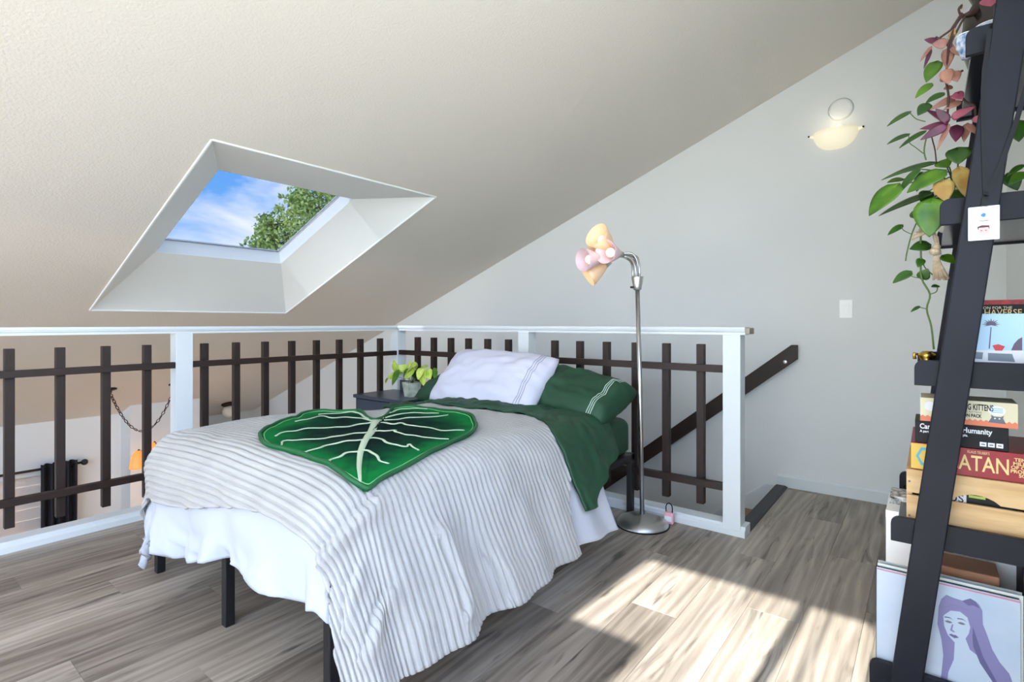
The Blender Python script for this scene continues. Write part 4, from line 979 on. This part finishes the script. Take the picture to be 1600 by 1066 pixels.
fp_('red_cap', [(.140, .094), (.152, .098), (.166, .092), (.160, .080), (.146, .080)], mat('red_print', (206, 48, 60), .4), .0009)
bz = thing('brass_figurine', (-.012, 2.42, z3), 'small polished brass piece on the third tray front', 'ornament')
bp_ = at(1449, 545, 2.42)
MB().lathe([(.02, 0), (.024, .006), (.018, .02), (.024, .034), (.026, .045), (.014, .055), (.0, .056)], 14, (bp_.x, 2.42, z3), cap0=True).build('body', M['brass'], bz, smooth=True)
MB().tube([(bp_.x - .02, 2.42, z3 + .04), (bp_.x - .038, 2.42, z3 + .045), (bp_.x - .036, 2.42, z3 + .025)], .006).build('spout', M['brass'], bz, smooth=True)
bz.location = (bp_.x, 2.42, z3)
for o in bz.children: o.matrix_parent_inverse = inv(bz)

# --- lanyard with a badge hung on the near leg
yl = YN - .0275
ln = thing('lanyard_badge', (.095, yl, 1.4), 'white name badge on a black lanyard hanging from the shelf leg', 'badge')
def strap(pts, w_):
    L_ = [Vector(p) for p in pts]; A, B = [], []
    for i, p in enumerate(L_):
        t_ = (L_[min(i + 1, len(L_) - 1)] - L_[max(i - 1, 0)]).normalized(); s = t_.cross(Vector((0, -1, 0))).normalized() * w_ / 2
        A.append(p + s); B.append(p - s)
    o = MB().grid([A, B]).build('strap', M['black'], ln, fix=False); md = o.modifiers.new('thickness', 'SOLIDIFY'); md.thickness = .0014; md.offset = 0
a_ = lambda px, py, off=.002: at(px, py, yl - off)
strap([a_(1547, 45), a_(1538, 110), a_(1536, 150), a_(1537, 220), a_(1540, 303)], .010)
strap([a_(1612, 105, .004), a_(1600, 148, .004), a_(1588, 190, .004), a_(1567, 250, .004), a_(1542, 305, .004)], .011)
MB().tube([a_(1538, 303), a_(1543, 303)], .006, 8).build('clip', M['black'], ln)
MB().prism([a_(1534, 308), a_(1541, 308), a_(1543, 323), a_(1533, 323)], (0, -1, 0), .003).build('clip_tab', M['black'], ln)
b0, b1 = a_(1512.5, 377, .004), a_(1562, 320, .004)
bd_ = MB().box(b0.x, b1.x, yl - .005, yl - .0035, b0.z, b1.z).build('card', M['paper'], ln, .002)
bcx = (b0.x + b1.x) / 2; bw = b1.x - b0.x; bh = b1.z - b0.z; yf = yl - .0056
MB().prism([(bcx + .0052 * math.cos(2 * PI * k / 18) * (1 + .12 * math.cos(4 * PI * k / 18)), yf, b0.z + bh * .74 + .0052 * math.sin(2 * PI * k / 18)) for k in range(18)], (0, -1, 0), .0004).build('fruit_emblem', mat('blue_emblem', (52, 128, 200), .4), bd_)
MB().prism([(bcx + .003, yf - .0006, b0.z + bh * .74 - .003), (bcx + .0062, yf - .0006, b0.z + bh * .74 - .002), (bcx + .0062, yf - .0006, b0.z + bh * .74 + .003), (bcx + .0042, yf - .0006, b0.z + bh * .74 + .002)], (0, -1, 0), .0003).build('emblem_bite', M['paper'], bd_)
MB().prism([(bcx, yf, b0.z + bh * .81), (bcx + .003, yf, b0.z + bh * .85), (bcx + .0005, yf, b0.z + bh * .84)], (0, -1, 0), .0004).build('emblem_leaf', M['blue'], bd_)
text('Maclree', .0055, M['black'], bd_, (bcx, yf, b0.z + bh * .555), align='CENTER')
skin = mat('peach_print', (236, 184, 176), .5)
MB().prism([(bcx + .0105 * math.cos(2 * PI * k / 18), yf, b0.z + bh * .27 + .0115 * math.sin(2 * PI * k / 18)) for k in range(18)], (0, -1, 0), .0004).build('face_print', skin, bd_)
MB().prism([(bcx - .0115, yf - .0005, b0.z + bh * .29), (bcx - .0125, yf - .0005, b0.z + bh * .40), (bcx - .004, yf - .0005, b0.z + bh * .44), (bcx + .011, yf - .0005, b0.z + bh * .42), (bcx + .0115, yf - .0005, b0.z + bh * .29), (bcx + .009, yf - .0005, b0.z + bh * .37), (bcx - .009, yf - .0005, b0.z + bh * .37)], (0, -1, 0), .0004).build('hair_print', mat('dark_red_print', (92, 30, 36), .5), bd_)
for s in (-1, 1): MB().box(bcx + s * .0045 - .002, bcx + s * .0045 + .002, yf - .0009, yf - .0004, b0.z + bh * .275, b0.z + bh * .29).build('eye_print', M['black'], bd_)
MB().box(bcx - .003, bcx + .004, yf - .0009, yf - .0004, b0.z + bh * .175, b0.z + bh * .195).build('mouth_print', M['pink'], bd_)

# --- trailing pothos in a white planter on the fourth tray
z4 = TZ[3]; PC = Vector((.075, 2.21, z4))
po = thing('trailing_pothos', PC, 'trailing green pothos in a white planter on the shelf', 'plant')
MB().lathe([(.0, .0), (.045, .0), (.055, .01), (.068, .10), (.072, .125), (.066, .125), (.060, .10), (.0, .10)], 24, PC).build('planter', M['potw'], po, smooth=True)
MB().lathe([(.061, .102), (.0, .108)], 16, PC).build('soil', M['soil'], po)
LV = [  # base px, tip px, width m, depth plane, material
 (1463, 254, 1377, 282, .050, 2.12, 'leafd', (.1, -.5, .9)), (1474, 268, 1417, 302, .075, 2.02, 'leaf', (-.2, -.7, .7)), (1402, 290, 1358, 338, .085, 2.05, 'leaf', (-.6, -.8, .3)), (1455, 303, 1373, 338, .050, 2.10, 'leafd', (0, -.5, .9)),
 (1456, 314, 1452, 371, .085, 1.99, 'leaf', (0, -1, .2)), (1497, 233, 1498, 257, .060, 2.06, 'leafd', (0, -1, .1)), (1472, 283, 1479, 316, .050, 2.00, 'yellow', (0, -1, .2)), (1499, 262, 1508, 308, .045, 2.04, 'yellow', (.2, -1, .2)),
 (1436, 264, 1404, 304, .035, 2.06, 'leafd', (-.4, -.6, .5)), (1410, 280, 1386, 286, .035, 2.16, 'leaf', (0, -.6, .8)), (1420, 210, 1386, 226, .034, 2.14, 'leafd', (0, -.6, .9)), (1422, 175, 1386, 198, .034, 2.14, 'leafd', (0, -.6, .9)),
 (1464, 97, 1447, 129, .045, 2.14, 'leaf', (-.2, -1, .1)), (1455, 131, 1430, 154, .030, 2.12, 'leaf', (0, -.8, .6)), (1474, 146, 1446, 162, .032, 2.10, 'leafd', (0, -.7, .7)), (1450, 163, 1434, 181, .036, 2.08, 'leafd', (0, -.9, .3)),
 (1446, 205, 1405, 232, .030, 2.10, 'leafd', (0, -.6, .9)), (1410, 352, 1387, 368, .024, 2.08, 'leafd', (0, -.7, .7)), (1452, 383, 1421, 390, .045, 2.06, 'leafd', (0, -.8, .6)), (1423, 425, 1395, 443, .034, 2.06, 'leafd', (-.2, -.8, .6)),
 (1466, 447, 1455, 449, .018, 2.06, 'leafd', (0, -.7, .8)), (1437, 479, 1423, 488, .012, 2.06, 'leafd', (0, -.6, .8)), (1473, 400, 1492, 412, .034, 2.10, 'leaf', (.2, -.8, .6)), (1440, 435, 1450, 420, .034, 2.07, 'leafd', (.2, -.9, .3)),
 (1440, 270, 1432, 300, .03, 2.14, 'leafd', (.2, -.9, .3)), (1450, 300, 1440, 318, .04, 2.12, 'leafd', (.2, -.9, .3)), (1490, 300, 1497, 318, .06, 2.06, 'leafd', (0, -.9, .4)), (1470, 253, 1482, 262, .045, 2.12, 'leaf', (0, -.8, .6)), (1468, 310, 1465, 332, .045, 2.1, 'leafd', (0, -.9, .4)),
 (1586, 190, 1592, 222, .055, 2.20, 'leafd', (.2, -.9, .3)), (1598, 258, 1574, 276, .022, 2.14, 'leafd', (0, -.7, .8)), (1600, 270, 1576, 290, .030, 2.08, 'leaf', (0, -.8, .6)), (1576, 272, 1590, 298, .045, 2.16, 'leafd', (0, -.9, .3)), (1430, 340, 1432, 326, .03, 2.10, 'leafd', (0, -.9, .3)), (1440, 405, 1434, 418, .024, 2.06, 'leafd', (.2, -.9, .3))]
mouth = PC + Vector((0, 0, .115))
for i, (bx, by, tx, ty, wd_, yy, mk, nn) in enumerate(LV):
    p0, p1 = at(bx, by, yy), at(tx, ty, yy - .015)
    leaf(po, p0, p1, wd_, M[mk], nrm=nn, droop=.3)
    if by < 330 and by > 225 and bx < 1570: MB().tube([mouth, mouth.lerp(p0, .5) + Vector((0, 0, .035)), p0], .002, 5).build('petiole', M['stem'], po, smooth=True)
def vine(parent, pts, Y, r, m_):
    q = smoothpoly([(x, y) for x, y in pts], 4, False)
    MB().tube([at(p.x, p.y, Y) for p in q], r, 6).build('vine', m_, parent, smooth=True)
vine(po, [(1478, 290), (1452, 318), (1440, 345), (1439, 400), (1440, 435), (1453, 460), (1448, 483), (1455, 510), (1459, 546)], 2.06, .0028, M['stem'])
vine(po, [(1452, 318), (1434, 345), (1424, 368), (1417, 395), (1415, 408)], 2.07, .0022, M['stem'])
vine(po, [(1440, 435), (1425, 432), (1421, 425)], 2.06, .0016, M['stem'])
vine(po, [(1453, 460), (1463, 456), (1465, 448)], 2.06, .0016, M['stem'])
vine(po, [(1448, 483), (1436, 480)], 2.06, .0016, M['stem'])
vine(po, [(1424, 366), (1412, 360), (1408, 353)], 2.07, .0014, M['stem'])
vine(po, [(1439, 400), (1445, 418), (1458, 430)], 2.06, .002, M['stem'])
vine(po, [(1447, 250), (1444, 235), (1449, 212), (1462, 195)], 2.10, .0022, M['stem'])
vine(po, [(1443, 240), (1430, 230), (1421, 223), (1420, 212)], 2.12, .0014, M['stem'])
vine(po, [(1463, 255), (1461, 235), (1456, 215), (1452, 195)], 2.10, .002, M['vine'])
vine(po, [(1446, 190), (1432, 186), (1422, 177)], 2.12, .0014, M['stem'])
# jute tassel hanging off the planter
js = thing('rope_tassel', at(1470, 400, 2.0), 'frayed jute rope tassel hanging under the trailing pothos', 'rope')
for k in range(4):
    MB().tube([at(1424 + 4 * k, 374 - 5 * k, 2.0), at(1445 + k, 364 - 2 * k, 1.995), at(1458 + k * 2, 362 + k * 3, 1.99), at(1463 + k, 380 + k * 2, 1.985), at(1467 + .5 * k, 398, 1.985)], .0042, 6).build('strand', M['rope'], js, smooth=True)
MB().sphere(at(1461, 393, 1.985), (.014, .014, .012), 12, 8).build('knot', M['rope'], js, smooth=True)
MB().sphere(at(1463, 386, 1.985), (.011, .012, .008), 12, 8).build('knot', M['rope'], js, smooth=True)
for k in range(16):
    s = (k % 8) / 7; d = k // 8 * .008
    MB().tube([at(1460 + 4 * s, 396, 1.985 + d), at(1459 + 12 * s, 415, 1.985 + d), at(1459 + 23 * s, 434 + 2 * (k % 3), 1.985 + d)], .0026, 5).build('fringe', M['rope'], js, smooth=True)

# --- purple plant and porcelain in the top tray
z5 = TZ[4]; TC = Vector((.185, 2.20, z5))
pu = thing('purple_plant', TC, 'trailing purple and salmon tradescantia in a dark pot on the top tray', 'plant')
MB().lathe([(.0, 0), (.05, .0), (.085, .04), (.105, .12), (.098, .20), (.075, .245), (.085, .27), (.076, .27), (.066, .24), (.0, .23)], 28, TC).build('pot', M['darkpot'], pu, smooth=True)
MB().tube([TC + Vector((-.05, 0, .25)), at(1535, 12, 2.15), at(1515, 22, 2.12), at(1503, 26, 2.12)], [.02, .014, .010, .005], 8).build('main_stem', M['vine'], pu, smooth=True)
for pts in ([(1506, 22), (1494, 38), (1486, 58), (1482, 75), (1480, 100)], [(1508, 24), (1497, 45), (1488, 62), (1484, 78)], [(1503, 20), (1490, 40), (1484, 48), (1470, 58), (1461, 66)], [(1483, 72), (1474, 65), (1462, 58)], [(1500, 22), (1498, 14), (1503, 8)], [(1480, 100), (1478, 125), (1482, 150), (1480, 185)], [(1497, 145), (1510, 160), (1522, 165), (1524, 182)], [(1478, 130), (1490, 118), (1505, 110)]):
    vine(pu, pts, 2.06, .0032, M['vine'])
for (bx, by, tx, ty, wd_, mk) in [(1464, 65, 1444, 62, .020, 'purple'), (1480, 68, 1456, 69, .030, 'salmon'), (1482, 74, 1480, 108, .032, 'salmon'), (1456, 72, 1437, 97, .010, 'salmon'), (1455, 76, 1443, 108, .011, 'purple'), (1486, 74, 1502, 88, .018, 'salmon'), (1488, 78, 1478, 62, .014, 'salmon'),
        (1478, 108, 1482, 132, .034, 'salmon'), (1490, 112, 1496, 128, .03, 'salmon'), (1478, 125, 1470, 116, .03, 'salmon'), (1488, 135, 1474, 140, .02, 'salmon'), (1492, 145, 1504, 156, .030, 'pinkleaf'), (1496, 150, 1452, 172, .022, 'salmon'), (1502, 158, 1474, 172, .026, 'salmon'),
        (1483, 190, 1447, 172, .026, 'purple'), (1482, 194, 1437, 202, .026, 'purple'), (1480, 195, 1438, 219, .028, 'purple'), (1482, 190, 1462, 170, .026, 'purple'), (1486, 184, 1524, 167, .026, 'pinkleaf'), (1488, 186, 1506, 176, .022, 'pinkleaf'), (1495, 195, 1493, 222, .036, 'purple'), (1512, 192, 1506, 222, .024, 'salmon'), (1511, 194, 1526, 210, .022, 'salmon'), (1484, 194, 1464, 235, .014, 'salmon'), (1484, 188, 1470, 185, .03, 'purple'),
        (1524, 182, 1528, 192, .02, 'pinkleaf'), (1545, -4, 1549, 10, .045, 'pinkleaf'), (1500, 14, 1504, 6, .010, 'salmon'), (1486, 60, 1492, 44, .022, 'yellow'), (1490, 88, 1480, 60, .02, 'yellow')]:
    yy = rnd.uniform(2.02, 2.09); leaf(pu, at(bx, by, yy), at(tx, ty, yy - .01), wd_, M[mk], nrm=(rnd.uniform(-.5, .5), -1, rnd.uniform(-.1, .6)), droop=.15, heart=0, fold=.15)
for (px, py_, r, lab) in ((1513, 62, .030, 'small blue and white porcelain bowl, left one in the top tray'), (1549, 50, .040, 'larger blue and white porcelain bowl beside the shelf leg')):
    c_ = at(px, py_, 1.985); c_.z = z5
    pbw = thing('porcelain_bowl', c_, lab, 'bowl', 'porcelain bowls in the top tray')
    hh = .030 + r * 1.1
    MB().lathe([(.0, .0), (r * .5, .0), (r * .55, .008), (r * .9, hh * .5), (r, hh * .8), (r * .92, hh), (r * .85, hh), (r * .8, hh * .5), (.0, .012)], 22, c_).build('bowl', M['porcelain'], pbw, smooth=True)
    MB().lathe([(r * .90, hh + .001), (r * .94, hh + .003), (r * .86, hh + .003)], 22, c_).build('rim', M['paper'], pbw, smooth=True)
